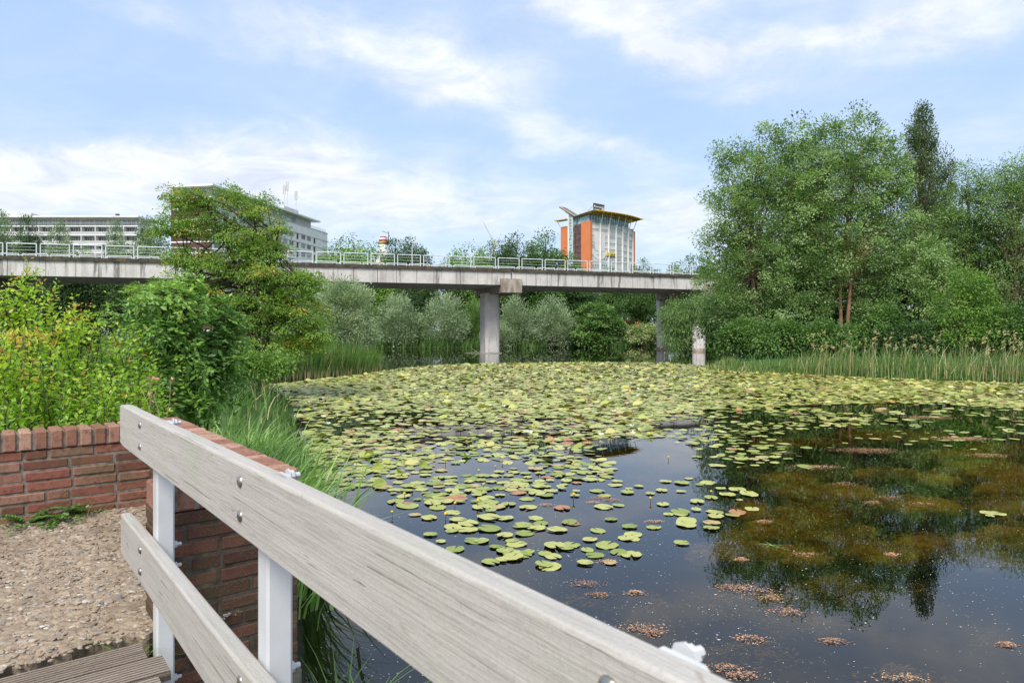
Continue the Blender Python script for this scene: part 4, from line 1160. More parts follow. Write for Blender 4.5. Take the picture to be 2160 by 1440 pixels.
px_tree('round_bush', 'round bright green layered bush on the far bank right of the willow bushes', 'bush', 1258, 88, [(1258, 670, 40, 32), (1235, 695, 32, 30), (1285, 695, 30, 32), (1258, 712, 44, 24)], L_GREEN, 230, 52, .8, .34, .6, r0=.15, nl=30, seed=70, flat=.4, droop=.2, tlo=.3, thi=1.0)
px_tree('willow_bush', 'broad green bush on the far shore behind the nearer round column', 'willow', 1500, 103, [(1488, 705, 26, 24), (1515, 700, 30, 28), (1545, 702, 30, 26), (1500, 718, 40, 12)], L_GREEN, 150, 50, .8, .32, .5, r0=.1, nl=14, seed=75)
px_tree('shrub', 'low fresh green shrub at the foot of the spreading tree beside the reeds', 'shrub', 540, 18.5, [(520, 770, 40, 26), (560, 775, 36, 22), (490, 765, 34, 26), (590, 765, 26, 18)], L_LIGHT, 170, 50, .24, .085, .6, r0=.04, nl=14, seed=76)
px_tree('young_willow', 'yellow-green small willow between two silvery bushes on the far bank', 'willow', 868, 85.5, [(868, 695, 22, 34), (850, 712, 20, 22)], L_LIGHT, 70, 46, .7, .3, .35, r0=.1, nl=14, seed=71)
px_tree('variegated_hedge', 'low pale variegated shrub bank on the far shore between the round bush and the columns', 'shrub', 1350, 97, [(1322, 700, 22, 16), (1350, 700, 26, 14), (1382, 700, 24, 14), (1340, 712, 30, 12), (1370, 712, 30, 12)], leaf_mat('variegated', [(0, (.07, .13, .035)), (.5, (.16, .22, .07)), (1, (.46, .45, .25))], .25), 150, 46, .6, .26, .6, r0=.05, nl=8, seed=72)
RED = leaf_mat('red_leaf', [(0, (.05, .008, .012)), (.6, (.10, .015, .02)), (1, (.16, .03, .03))], .25)
ORA = leaf_mat('orange_flower', [(0, (.5, .06, .015)), (1, (.7, .14, .03))], .25)
px_tree('red_shrub', 'small dark red-leaved shrub above the pale hedge on the far bank', 'shrub', 1322, 100, [(1322, 681, 6, 6), (1317, 684, 4, 4)], RED, 16, 36, .3, .2, .45, r0=.04, nl=5, seed=73, zb=1.2)
px_tree('orange_flowers', 'small orange flowering plant above the pale hedge on the far bank', 'plant', 1345, 100, [(1345, 682, 2.5, 3.5), (1342, 685, 2, 2)], ORA, 7, 18, .2, .14, .5, r0=.03, nl=3, seed=74, zb=1.2)


# ---- prototypes for the woodland behind the lake, copied with their own turn and size
def proto(seed, mat, lobes, nclump, per, cr, L, W, name, label, nl=40, bark=BARK_D, r0=.28, **kw):
    rng = np.random.default_rng(seed)
    crown, C = crown_mesh(rng, lobes, nclump, per, cr, L, W, **kw)
    mb = MB(); H = max(l[2] + l[5] * .7 for l in lobes)
    path = np.array([[.15 * rng.normal() * (i > 0), .15 * rng.normal() * (i > 0), -.5 + (H + .5) * i / 6] for i in range(7)])
    mb.tube(path, r0 * (1 - np.linspace(0, 1, 7) * .85), 7, cap=False); limbs(mb, rng, path, C, nl, r0)
    return crown, mb


P_ROUND = [[0, 0, 8.2, 3.0, 3.0, 2.8], [-2.2, .5, 6.2, 2.6, 2.6, 2.6], [2.3, -.3, 6.4, 2.6, 2.6, 2.6], [.4, 1.8, 6.8, 2.6, 2.4, 2.6], [0, -1.8, 5.6, 2.8, 2.4, 2.6], [0, 0, 3.6, 3.2, 3.2, 2.2]]
P_OVAL = [[0, 0, 9.6, 1.9, 1.9, 2.6], [-1.1, .3, 7.2, 2.0, 2.0, 2.6], [1.3, -.2, 7.0, 2.0, 2.0, 2.8], [0, .9, 4.6, 2.4, 2.2, 2.6], [0, -.9, 4.0, 2.6, 2.2, 2.4], [.5, 0, 2.2, 2.6, 2.6, 1.6]]
protos = {}
for key, mt, lb_, seed, kw in (('dark', L_DARK, P_ROUND, 81, {}), ('green', L_GREEN, P_ROUND, 82, {}), ('oval', L_GREEN, P_OVAL, 83, {}), ('light', L_LIGHT, P_ROUND, 84, dict(ldroop=-.9, droop=.35)), ('grey', L_SILV, P_OVAL, 85, dict(thi=.6)), ('darkoval', L_DARK, P_OVAL, 86, {})):
    protos[key] = proto(seed, mt, lb_, 320, 70, .85, .25, .62, key, '', **kw) + (mt,)
first = {}


def wood(key, px, top, Y, wscale, label, name='woodland_tree', group='trees beyond the viaduct', rz=None):
    x = (px - PXC) / FPX * Y; z = gz(x, Y)
    ztop = CAMZ - (top - PYH) / FPX * Y
    s = (ztop - z) / (10.9 if key in ('oval', 'grey', 'darkoval') else 10.6)
    sc = (s * wscale, s * wscale, s); rz = RNG.uniform(0, 6.28) if rz is None else rz
    if key not in first:
        crown, mb, mt = protos[key]
        r = plant(name, label, 'tree', (x, Y, z), crown, mb, mt, BARK_D, group, rz=rz); r.scale = sc; first[key] = r
        return r
    r = copy_plant(first[key], (x, Y, z), label, rz, sc, group=group); r.name = name
    return r


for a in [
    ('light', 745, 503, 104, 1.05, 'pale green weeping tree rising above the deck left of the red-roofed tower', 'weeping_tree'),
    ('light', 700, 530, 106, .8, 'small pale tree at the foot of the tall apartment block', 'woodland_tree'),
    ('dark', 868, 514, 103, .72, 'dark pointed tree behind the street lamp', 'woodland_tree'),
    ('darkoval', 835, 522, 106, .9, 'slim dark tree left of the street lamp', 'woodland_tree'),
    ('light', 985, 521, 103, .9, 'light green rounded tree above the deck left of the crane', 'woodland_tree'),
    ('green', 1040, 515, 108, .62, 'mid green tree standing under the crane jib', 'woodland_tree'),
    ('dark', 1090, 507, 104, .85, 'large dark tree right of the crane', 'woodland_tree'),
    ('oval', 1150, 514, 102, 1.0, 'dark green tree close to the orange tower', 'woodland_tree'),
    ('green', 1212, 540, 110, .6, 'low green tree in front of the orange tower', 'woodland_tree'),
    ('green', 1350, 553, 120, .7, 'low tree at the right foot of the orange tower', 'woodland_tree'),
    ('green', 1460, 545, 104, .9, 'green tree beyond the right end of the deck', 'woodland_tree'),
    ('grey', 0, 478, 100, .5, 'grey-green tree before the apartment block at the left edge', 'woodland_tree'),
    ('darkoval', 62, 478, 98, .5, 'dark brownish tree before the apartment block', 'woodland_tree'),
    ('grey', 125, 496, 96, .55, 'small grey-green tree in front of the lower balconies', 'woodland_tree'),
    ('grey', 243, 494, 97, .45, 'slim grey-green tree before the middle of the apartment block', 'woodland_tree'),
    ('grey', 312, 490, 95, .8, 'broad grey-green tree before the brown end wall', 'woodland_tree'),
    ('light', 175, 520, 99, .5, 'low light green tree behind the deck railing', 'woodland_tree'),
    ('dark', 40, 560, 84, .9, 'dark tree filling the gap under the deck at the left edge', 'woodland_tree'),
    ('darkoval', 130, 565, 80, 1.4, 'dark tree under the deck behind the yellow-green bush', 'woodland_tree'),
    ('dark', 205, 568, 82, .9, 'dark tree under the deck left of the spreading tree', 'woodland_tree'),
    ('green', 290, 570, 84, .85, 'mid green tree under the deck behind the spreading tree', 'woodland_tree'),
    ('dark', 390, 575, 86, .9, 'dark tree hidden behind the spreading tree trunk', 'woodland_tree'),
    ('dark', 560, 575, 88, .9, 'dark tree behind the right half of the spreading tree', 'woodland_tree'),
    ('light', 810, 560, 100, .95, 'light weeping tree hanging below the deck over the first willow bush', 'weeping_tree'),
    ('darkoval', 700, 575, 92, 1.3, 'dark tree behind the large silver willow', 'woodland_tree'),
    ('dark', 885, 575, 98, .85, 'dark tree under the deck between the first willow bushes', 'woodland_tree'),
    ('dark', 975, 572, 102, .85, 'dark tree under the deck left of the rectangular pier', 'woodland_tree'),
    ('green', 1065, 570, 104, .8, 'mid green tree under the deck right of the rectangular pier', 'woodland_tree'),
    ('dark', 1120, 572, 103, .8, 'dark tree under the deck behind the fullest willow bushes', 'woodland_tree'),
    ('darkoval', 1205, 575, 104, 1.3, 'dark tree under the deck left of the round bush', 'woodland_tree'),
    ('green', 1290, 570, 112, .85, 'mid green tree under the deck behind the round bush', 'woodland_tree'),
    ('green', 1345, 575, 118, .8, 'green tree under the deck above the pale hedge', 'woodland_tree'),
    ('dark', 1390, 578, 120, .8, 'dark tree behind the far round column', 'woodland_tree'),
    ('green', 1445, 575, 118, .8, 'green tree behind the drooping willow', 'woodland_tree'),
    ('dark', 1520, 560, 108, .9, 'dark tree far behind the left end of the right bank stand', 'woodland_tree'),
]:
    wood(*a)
# ================================================================== shrubs, grasses and reeds close to the footbridge
L_ELDER = leaf_mat('compound_leaf', [(0, (.04, .09, .02)), (.4, (.085, .175, .036)), (.7, (.15, .265, .055)), (.9, (.24, .36, .085)), (.93, (.30, .30, .06)), (1, (.45, .36, .09))], .30, .38, .45)
L_YEL = leaf_mat('yellow_green_leaf', [(0, (.075, .15, .02)), (.35, (.15, .26, .03)), (.7, (.25, .38, .045)), (.85, (.36, .43, .06)), (.88, (.42, .27, .07)), (.95, (.45, .17, .06)), (1, (.35, .05, .04))], .38, .4, .4)
STEM = plain('green_stem', (.06, .055, .03), .7, .2, var=.4, scale=20)


def near_bush(name, label, base, stems, mat, kind, rng, leafL, leafW, ztint, per_node=2):
    """stems: list of polylines (world) ; leaves set along them"""
    r = empty(name, base, label, 'bush')
    b = np.asarray(base, float); mb = MB(); parts = []
    PP, DD, NN_, LL, TT_ = [], [], [], [], []
    for path, rad, step, t0, tt, skip in stems:
        path = np.asarray(path, float) - b
        seg = np.linalg.norm(np.diff(path, axis=0), axis=1); s = np.concatenate([[0], np.cumsum(seg)])
        mb.tube(path, np.linspace(rad, rad * .25, len(path)), 5, cap=False)
        k = max(2, int(s[-1] / step)); phase = rng.uniform(0, 6.28)
        for i in range(int(k * skip), k + 1):
            q = s[-1] * i / k
            p = np.array([np.interp(q, s, path[:, c]) for c in range(3)])
            j = min(len(seg) - 1, np.searchsorted(s, q)); j = max(0, j - 1)
            ax = nrm(path[j + 1] - path[j]); a = np.cross(ax, [.3, .2, .9]); a = nrm(a); c = np.cross(ax, a)
            f = i / k
            for side in range(per_node):
                th = phase + i * 1.571 + side * math.pi * 2 / per_node + rng.normal() * .35
                o = math.cos(th) * a + math.sin(th) * c
                tint = np.clip(tt + rng.normal() * .1 + ztint * (f - .5), 0, .86)
                if kind == 'compound':
                    pl = rng.uniform(.10, .17) * (1.1 - .45 * f)
                    d0 = nrm(o + ax * .35 + np.array([0, 0, .15]))
                    nlf = 5 if rng.random() < .6 else 7
                    pr_ = [p + d0 * pl * (.35 + .65 * u_) + np.array([0, 0, -1]) * pl * .45 * u_ ** 2 for u_ in np.linspace(0, 1, (nlf + 1) // 2)]
                    mb.tube([p, pr_[0], pr_[-1]], [.0018, .0014, .001], 3, cap=False)
                    lat = nrm(np.cross(d0, [0, 0, 1]))
                    for q_, pp in enumerate(pr_):
                        last = q_ == len(pr_) - 1
                        for sg in ((0,) if last else (-1, 1)):
                            PP.append(pp); DD.append(nrm(d0 * (.55 + .4 * last) + lat * sg * .75 + np.array([0, 0, -.45]) + rng.normal(size=3) * .18))
                            NN_.append(nrm(np.array([0, 0, .9]) + d0 * .35 + rng.normal(size=3) * .22)); LL.append(leafL * rng.uniform(.7, 1.15) * (1.08 - .4 * f)); TT_.append(tint + rng.normal() * .04)
                else:
                    d0 = nrm(o * .85 + ax * .45 + np.array([0, 0, -.12]) + rng.normal(size=3) * .2)
                    PP.append(p + d0 * .012); DD.append(d0); NN_.append(nrm(np.array([0, 0, 1.]) + ax * .3 + rng.normal(size=3) * .3)); LL.append(leafL * rng.uniform(.6, 1.15) * (1.1 - .45 * f)); TT_.append(tint + rng.normal() * .05)
    crown = leaves(np.array(PP), np.array(DD), np.array(NN_), np.array(LL), leafW, np.clip(np.array(TT_), 0, 1), LEAF6)
    V, F, T = crown
    link('foliage', np_mesh('foliage', V, F, mat, {'tint': T}, smooth=False), r)
    link('stem', mb.mesh('stem', STEM, True), r)
    return r


def arch(p0, p1, bow, rng, k=7):
    p0, p1 = np.asarray(p0, float), np.asarray(p1, float)
    out = []
    for i in range(k):
        t = i / (k - 1); q = p0 * (1 - t) + p1 * t + np.array([0, 0, bow * math.sin(math.pi * t) * .5]) + rng.normal(size=3) * .012 * (0 < i)
        out.append(q)
    return out


# -- dark compound-leaved bush behind the wall end
rng = np.random.default_rng(101)
Yb = 6.6; base = at(415, 880, Yb); base[2] = gz(base[0], base[1]) - .05
stems = []
tips = []
for (cx, cy, rx, ry, n_, dy) in ((375, 592, 24, 20, 10, .0), (360, 640, 50, 28, 18, .0), (345, 690, 52, 45, 24, .0), (425, 660, 45, 40, 18, -.1), (468, 700, 36, 38, 14, .1), (400, 740, 75, 45, 28, -.35), (455, 775, 52, 42, 22, -.2), (350, 790, 55, 40, 18, -.2), (415, 825, 62, 26, 16, -.3), (310, 740, 24, 45, 9, .2), (492, 690, 12, 16, 3, .2), (505, 745, 16, 20, 4, .2), (445, 850, 45, 18, 10, -.4)):
    for _ in range(n_):
        a, rr = rng.uniform(0, 6.28), math.sqrt(rng.random())
        p = at(cx + rx * rr * math.cos(a), cy + ry * rr * math.sin(a), Yb + dy); p[1] += rng.normal() * .42; tips.append(p)
mains = []
for k in range(7):
    a = at(rng.uniform(350, 480), rng.uniform(600, 760), Yb + rng.normal() * .25); mains.append(arch(base + rng.normal(size=3) * [.06, .06, 0], a, .25, rng, 9))
for mn in mains: stems.append((mn, .014, .055, 0, .45, .55))
for p in tips:
    best = min(((np.linalg.norm(q - p), q) for mn in mains for q in mn[3:]), key=lambda z: z[0])[1]
    q = best * 1.0; L = np.linalg.norm(p - q)
    if L > .55: q = p + (q - p) * .55 / L
    stems.append((arch(q, p, .06, rng, 6), .005, .052, 0, rng.uniform(.35, .60) + .28 * (p[2] > 2.35), .12))
near_bush('compound_leaf_bush', 'tall dark green bush with drooping compound leaves behind the end of the brick wall', base, stems, L_ELDER, 'compound', rng, .105, .40, .18)
mb = MB(); pb = at(422, 880, 6.2); pb[2] = gz(pb[0], pb[1]); mb.tube([(0, 0, -.3), (.01, 0, .3), (0, .02, .62), (-.02, .03, .8)], [.085, .075, .07, .068], 12)
r = empty('tree_stump', pb, 'black weathered stump under the dark compound-leaved bush', 'stump'); link('trunk', mb.mesh('trunk', BARK_D, True), r)

# -- bright yellow-green bush over the wall at the left
rng = np.random.default_rng(102)
Yb = 5.0; base = at(120, 900, Yb); base[2] = gz(base[0], base[1]) - .05
stems = []
for (cx, cy, rx, ry, n_, tlo, thi, dy) in ((20, 640, 60, 60, 22, .5, .8, .1), (60, 610, 30, 30, 10, .55, .85, .1), (110, 680, 70, 40, 24, .5, .9, 0), (200, 740, 80, 55, 38, .35, .75, .1), (60, 740, 90, 50, 40, .5, .88, -.3), (150, 800, 110, 50, 52, .3, .75, -.3), (40, 830, 90, 50, 40, .3, .75, -.5), (230, 830, 80, 50, 34, .25, .65, -.3), (150, 870, 140, 30, 40, .25, .6, -.6), (270, 790, 50, 60, 22, .3, .7, 0), (-60, 720, 60, 110, 24, .4, .8, 0), (220, 690, 40, 30, 10, .45, .75, .2), (290, 860, 40, 30, 14, .3, .6, -.4)):
    for _ in range(n_):
        a, rr = rng.uniform(0, 6.28), math.sqrt(rng.random())
        p = at(cx + rx * rr * math.cos(a), cy + ry * rr * math.sin(a), Yb + dy); p[1] += rng.normal() * .3
        q = p + np.array([rng.normal() * .10, rng.normal() * .10, -rng.uniform(.25, .5)]); q[2] = max(q[2], base[2] + .1)
        stems.append((arch(q, p, .03, rng, 6), .004, .034, 0, rng.uniform(tlo, min(thi, .80)), .1))
for k in range(16):
    a = at(rng.uniform(-30, 290), rng.uniform(600, 780), Yb + rng.normal() * .2); stems.append((arch(base + np.array([rng.normal() * .25, rng.normal() * .1, 0]), a, .2, rng, 9), .009, .08, 0, .45, .6))
near_bush('yellow_green_bush', 'bright yellow-green leafy bush with orange tinted shoots behind the low brick wall', base, stems, L_YEL, 'simple', rng, .078, .52, .22)
# tall shoots standing out of it, one of them orange tipped
for i, (x0, y0, x1, y1, t_, lb) in enumerate(((28, 720, 36, 545, .72, 'upright leafy shoot rising to the deck at the left edge'), (205 / 4 + 2, 690, 58, 585, .75, 'shorter leafy shoot beside the one at the left edge'), (105, 760, 132, 640, .93, 'shoot with orange and red young leaves above the yellow-green bush'), (168, 730, 168, 650, .7, 'thin leafy shoot in the middle above the yellow-green bush'))):
    a, c = at(x0, y0, 4.9), at(x1, y1, 4.9); c[1] += .1
    base = a.copy(); base[2] = gz(a[0], a[1])
    st = [(arch(base, a, 0, rng, 4), .006, .06, 0, .5, .9), (arch(a, c, 0, rng, 8), .005, .026, 0, t_, 0.)]
    for k in range(5):
        q = a + (c - a) * rng.uniform(.1, .8); st.append((arch(q, q + np.array([rng.normal() * .09, rng.normal() * .06, .10]), 0, rng, 4), .003, .026, 0, t_, 0.))
    near_bush('leafy_shoot', lb, base, st, L_YEL, 'simple', rng, .07, .5, .1)
# orange wilted umbrella of leaves and pale seed tufts
rng = np.random.default_rng(103)
c = at(52, 700, 4.7); base = np.array([c[0] - .02, c[1], gz(c[0], c[1])])
r = empty('wilted_shoot', base, 'shoot with a drooping umbrella of pale orange leaves over a grey stem at the left', 'bush')
PP, DD = [], []
for k in range(52):
    a = rng.uniform(0, 6.28); rr = .05 + .10 * rng.random(); PP.append(c - base + np.array([math.cos(a) * rr, math.sin(a) * rr * .8, .05 - rr * .55 + rng.normal() * .02])); DD.append([math.cos(a) * .45, math.sin(a) * .45, -1.])
n_ = len(PP)
V, F, T = leaves(np.array(PP), np.array(DD), nrm(np.array(DD)[:, [0, 1, 2]] * [1, 1, 0] + np.array([0, 0, .4])), .075 * rng.uniform(.7, 1.2, n_), .25, rng.uniform(.855, .885, n_), LEAF6)
link('foliage', np_mesh('foliage', V, F, L_YEL, {'tint': T}), r)
mb = MB(); mb.tube([(0, 0, -.1), (.015, 0, .5), c - base], [.011, .010, .006], 7); link('stem', mb.mesh('stem', BARK, True), r)

# -- grasses
L_GRASS = leaf_mat('tussock_blade', [(0, (.05, .11, .025)), (.4, (.11, .21, .045)), (.8, (.19, .31, .085)), (1, (.30, .41, .17))], .3, .4, .4)
L_REED = leaf_mat('reed_blade', [(0, (.022, .055, .016)), (.35, (.05, .105, .026)), (.65, (.095, .175, .042)), (.8, (.15, .24, .065)), (.86, (.30, .25, .13)), (1, (.40, .33, .19))], .28, .45, .35)


def stuff(name, parts, mat, label=None):
    V, F, T = merge(*parts); o = link(name, np_mesh(name, V, F, mat, {'tint': T})); return tag(o, kind='stuff')


def along(poly, n, d0, d1, rng):
    """points set back d0..d1 metres to the land side of a shore polyline"""
    poly = np.asarray(poly, float); seg = np.diff(poly, axis=0); L = np.linalg.norm(seg, axis=1)
    k = rng.choice(len(seg), n, p=L / L.sum()); t = rng.random(n)
    p = poly[k] + seg[k] * t[:, None]; nn = np.stack([-seg[k, 1], seg[k, 0]], 1) / L[k, None]
    return p + nn * rng.uniform(d0, d1, n)[:, None]


def reed_parts(P2, hlo, hhi, W, tlo, thi, rng, wind=(.6, -.2), amt=(.1, .5), dry=.0, zoff=-.05, seg=3, tmap=None):
    n = len(P2); z = np.maximum(height(P2), -.12) + zoff
    B = np.column_stack([P2, z]); H = rng.uniform(hlo, hhi, n)
    la = rng.normal(size=(n, 2)) + np.array(wind) * 1.2; la /= np.linalg.norm(la, axis=1)[:, None]
    t = rng.uniform(tlo, thi, n); t = np.where(rng.random(n) < dry, rng.uniform(.86, 1, n), t)
    return blades(B, H, la, rng.uniform(*amt, n), W * rng.uniform(.6, 1.3, n), t, seg)


def plumes(P2, hlo, hhi, rng, size=.035):
    n = len(P2); z = np.maximum(height(P2), -.1); H = rng.uniform(hlo, hhi, n)
    la = rng.normal(size=(n, 2)) * .5 + np.array([.8, -.2]); la /= np.linalg.norm(la, axis=1)[:, None]
    st = blades(np.column_stack([P2, z]), H, la, np.full(n, .10), np.full(n, .012), rng.uniform(.86, .95, n), 3)
    k = 6; ii_ = np.repeat(np.arange(n), k)
    top = np.column_stack([P2 + la * (H * .09)[:, None], z + H * .97])[ii_] + rng.normal(size=(n * k, 3)) * [.025, .025, .05]
    D = nrm(np.column_stack([la[ii_] * .7, np.full(n * k, .35)]) + rng.normal(size=(n * k, 3)) * .3)
    return merge(st, leaves(top, D, rand_dir(n * k), .13 * rng.uniform(.6, 1.3, n * k), .28, rng.uniform(.88, 1, n * k)))


rng = np.random.default_rng(110)
SH_R = [(12.2, 39.5), (12.4, 36.9), (14.2, 35.), (16.5, 33.4), (19.6, 31.2), (23.5, 30.4), (32, 28.5)]
SH_R = SH_R[::-1]                                    # land on its left when walked from right to left
A = along(SH_R, 9500, -.2, 2.6, rng) ; A = A[sdf(A) > -.5]
# reeds are short at the left tip and tall further right
fr_ = np.clip((A[:, 0] - 12.3) / 3.2, .35, 1)
z = np.maximum(height(A), -.12); H = rng.uniform(1.15, 2.05, len(A)) * fr_
la = rng.normal(size=(len(A), 2)) + np.array([.5, -.2]); la /= np.linalg.norm(la, axis=1)[:, None]
t = np.where(rng.random(len(A)) < .24, rng.uniform(.86, 1, len(A)), rng.uniform(.35, .82, len(A)))
pr1 = blades(np.column_stack([A, z - .05]), H, la, rng.uniform(.08, .65, len(A)), .036 * rng.uniform(.6, 1.3, len(A)), t, 3)
PL = along(SH_R, 420, .1, 2.6, rng); PL = PL[PL[:, 0] > 14.0]
lowg = along(SH_R, 5200, -.35, .6, rng)
pr3 = reed_parts(lowg, .25, .6, .03, .5, .82, rng, amt=(.3, 1.0))
stuff('reeds', [pr1, plumes(PL[::2], 1.35, 2.3, rng), pr3], L_REED)
SH_L = [(-10.6, 27.3), (-11.6, 28.8), (-10.9, 30.2), (-8.9, 32.8), (-7.7, 35.2), (-7.3, 37.2), (-8.1, 39.2), (-13, 42.5)]
A = along(SH_L, 9500, -.15, 2.6, rng)
tl = np.clip((A[:, 0] + 11) / 5, 0, 1)  # tree's shade put into the blade tint: left end darker, right end lighter
z = np.maximum(height(A), -.12); H = rng.uniform(1.15, 1.75, len(A)) * np.where(A[:, 1] > 34, .85, 1)
la = rng.normal(size=(len(A), 2)) + np.array([.9, -.3]); la /= np.linalg.norm(la, axis=1)[:, None]
t = np.where(rng.random(len(A)) < .04, rng.uniform(.86, 1, len(A)), np.clip(rng.uniform(.15, .55, len(A)) + .28 * tl, 0, .83))
pr1 = blades(np.column_stack([A, z - .05]), H, la, rng.uniform(.08, .5, len(A)), .034 * rng.uniform(.6, 1.3, len(A)), t, 3)
dr = along(SH_L, 1500, -.2, .25, rng)
stuff('reeds', [pr1, reed_parts(dr, .3, .65, .03, .87, .95, rng, amt=(.02, .2))], L_REED)
SH_F = [(-40, 80), (-16, 82.5), (-4, 84.5), (4, 87), (11, 92), (19, 98), (30, 108), (48, 112)]
A = along(SH_F, 11000, -.3, 3.2, rng)
pr1 = reed_parts(A, .7, 1.7, .085, .1, .75, rng, amt=(.1, .7), dry=.02)
stuff('reeds', [pr1], L_REED)
# meadow on the left bank between the near bushes and the lake
m_ = 15000
A = np.column_stack([rng.uniform(-26, -1, m_), rng.uniform(4.8, 48, m_) ** 1.0]); A = A[(sdf(A) > .1) & (np.hypot(A[:, 0] + 3, A[:, 1] - 3) > 2.4)]
stuff('grass', [reed_parts(A, .35, 1.0, .035, .25, .8, rng, amt=(.2, .9), dry=.06, zoff=-.02)], L_REED)
m_ = 12000
A = np.column_stack([rng.uniform(11, 46, m_), rng.uniform(24, 70, m_)]); A = A[sdf(A) > .2]
stuff('undergrowth', [reed_parts(A, .3, .8, .05, .05, .5, rng, amt=(.2, .9), zoff=-.02)], L_REED)

# near tussock outside the wing wall (long arching blades), and the grass at its foot
rng = np.random.default_rng(111)


def tuft(name, label, centers, n, hlo, hhi, W, amt, wind, tlo, thi, spread, zoff=0.):
    centers = np.asarray(centers, float); base = centers.mean(0)
    r_ = rng
    k = r_.choice(len(centers), n); P2 = centers[k][:, :2] + r_.normal(size=(n, 2)) * spread
    z = centers[k][:, 2] + zoff + r_.uniform(-.05, .02, n)
    H = r_.uniform(hlo, hhi, n); la = r_.normal(size=(n, 2)) * .8 + (P2 - centers[k][:, :2]) / spread * .5 + np.array(wind); la /= np.linalg.norm(la, axis=1)[:, None]
    V, F, T = blades(np.column_stack([P2, z]) - base, H, la, r_.uniform(*amt, n), W * r_.uniform(.6, 1.3, n), np.clip(r_.uniform(tlo, thi, n), 0, 1), 5)
    o = link(name, np_mesh(name, V, F, L_GRASS, {'tint': T})); o.location = base
    return tag(o, label, 'grass')


C = []
for (px, py, Y) in ((470, 960, 6.2), (515, 975, 6.4), (550, 985, 6.6), (500, 940, 7.2), (540, 930, 7.8), (570, 960, 7.2), (520, 900, 8.6), (560, 905, 9.2), (490, 890, 9.0), (560, 1010, 6.0), (530, 1010, 5.2), (470, 920, 7.6)):
    p = at(px, py, Y); p[2] = max(.05, gz(p[0], p[1]) * .6) + .05; C.append(p)
tuft('grass_tussock', 'big arching pale green grass tussock on the bank outside the brick wall', C, 3600, .45, 1.05, .028, (.3, 1.0), (.35, -.35), .3, 1.0, .27)
C = [tn(.36, .80, .02), tn(.15, .88, .05), tn(.48, .78, .0), tn(-.1, .92, .1), tn(.56, .86, .0)]
tuft('grass_clump', 'bright green grass clump hanging over the dark water at the foot of the brick wall', C, 430, .28, .62, .014, (.4, 1.3), (.5, -.5), .55, 1., .09)
p = at(800, 1440, 3.2); p[2] = .0
tuft('grass_clump', 'few thin grass leaves sticking out of the water below the railing', [p], 12, .35, .6, .012, (.4, 1.2), (.3, -.2), .4, .9, .05)
C = [tn(.37, -.02, 1.02)]
tuft('grass_tuft', 'tiny grass tuft growing at the foot of the nearest white post beside the path edge', C, 60, .06, .20, .0035, (.5, 1.6), (-.5, .0), .3, .9, .018)
# ferny weeds at the wall foot
rng = np.random.default_rng(112)
for i, (px, py, lb) in enumerate(((60, 1108, 'toothed dark green weed at the foot of the brick wall near the left edge'), (120, 1100, 'middle weed rosette at the foot of the brick wall'), (165, 1088, 'taller weed with a few grass leaves at the foot of the brick wall'))):
    Y = 1440 * 1.06 / (py - 697); p = at(px, py, Y); p[2] = 1.14
    PP, DD, NN_, LL = [], [], [], []
    for k in range(15):
        a = rng.uniform(0, 6.28); el = rng.uniform(.15, .95); d = np.array([math.cos(a) * math.cos(el), math.sin(a) * math.cos(el) - .15, math.sin(el)]); ln = rng.uniform(.12, .22)
        lat = nrm(np.cross(d, [0, 0, 1]))
        for q in np.linspace(.2, 1, 7):
            c = d * ln * q - np.array([0, 0, .35]) * ln * q * q
            for sg in (-1, 1):
                PP.append(c); DD.append(d * .6 + lat * sg); NN_.append(np.array([0, 0, 1.]) + rng.normal(size=3) * .25); LL.append(.046 * (1.15 - .5 * q))
    V, F, T = leaves(np.array(PP), np.array(DD), np.array(NN_), np.array(LL), .55, rng.uniform(.1, .6, len(PP)), LEAF6)
    if i == 2:
        bl = blades(np.column_stack([rng.normal(size=(26, 2)) * .05 + [.06, 0], np.zeros(26)]), rng.uniform(.06, .13, 26), nrm(rng.normal(size=(26, 2))), rng.uniform(.3, 1.2, 26), np.full(26, .004), rng.uniform(.6, .9, 26), 4)
        V, F, T = merge((V, F, T), bl)
    o = link('weed', np_mesh('weed', V, F, L_ELDER, {'tint': T})); o.location = p; tag(o, lb, 'weed')
# dead stems with brown leaves between the bush and the wall
mb = MB(); base = at(300, 900, 4.6); base[2] = gz(base[0], base[1])
for (a, c) in (((310, 900), (318, 800)), ((340, 900), (322, 830)), ((350, 890), (360, 800)), ((320, 880), (295, 815))): mb.tube([at(*a, 4.6) - base, (at(*a, 4.6) + at(*c, 4.6)) / 2 - base + (.01, 0, 0), at(*c, 4.6) - base], [.0025, .002, .0012], 4)
r = empty('dry_stalk', base, 'thin dry stalks with curled brown leaves standing behind the rail end', 'plant'); link('stem', mb.mesh('stem', plain('dry_stem', (.34, .27, .17), .8, .2)), r)
n_ = 26; PP = np.concatenate([at(318, 800, 4.6) + rng.normal(size=(9, 3)) * .025, at(322, 828, 4.6) + rng.normal(size=(9, 3)) * .02, at(362, 835, 4.6) + rng.normal(size=(8, 3)) * [.01, .01, .08]]) - base
V, F, T = leaves(PP, rand_dir(n_) + np.array([.2, 0, -.5]), rand_dir(n_), .045, .45, rng.uniform(0, 1, n_), LEAF6); link('foliage', np_mesh('foliage', V, F, leaf_mat('brown_leaf', [(0, (.30, .16, .10)), (1, (.48, .30, .20))], .25), {'tint': T}), r)
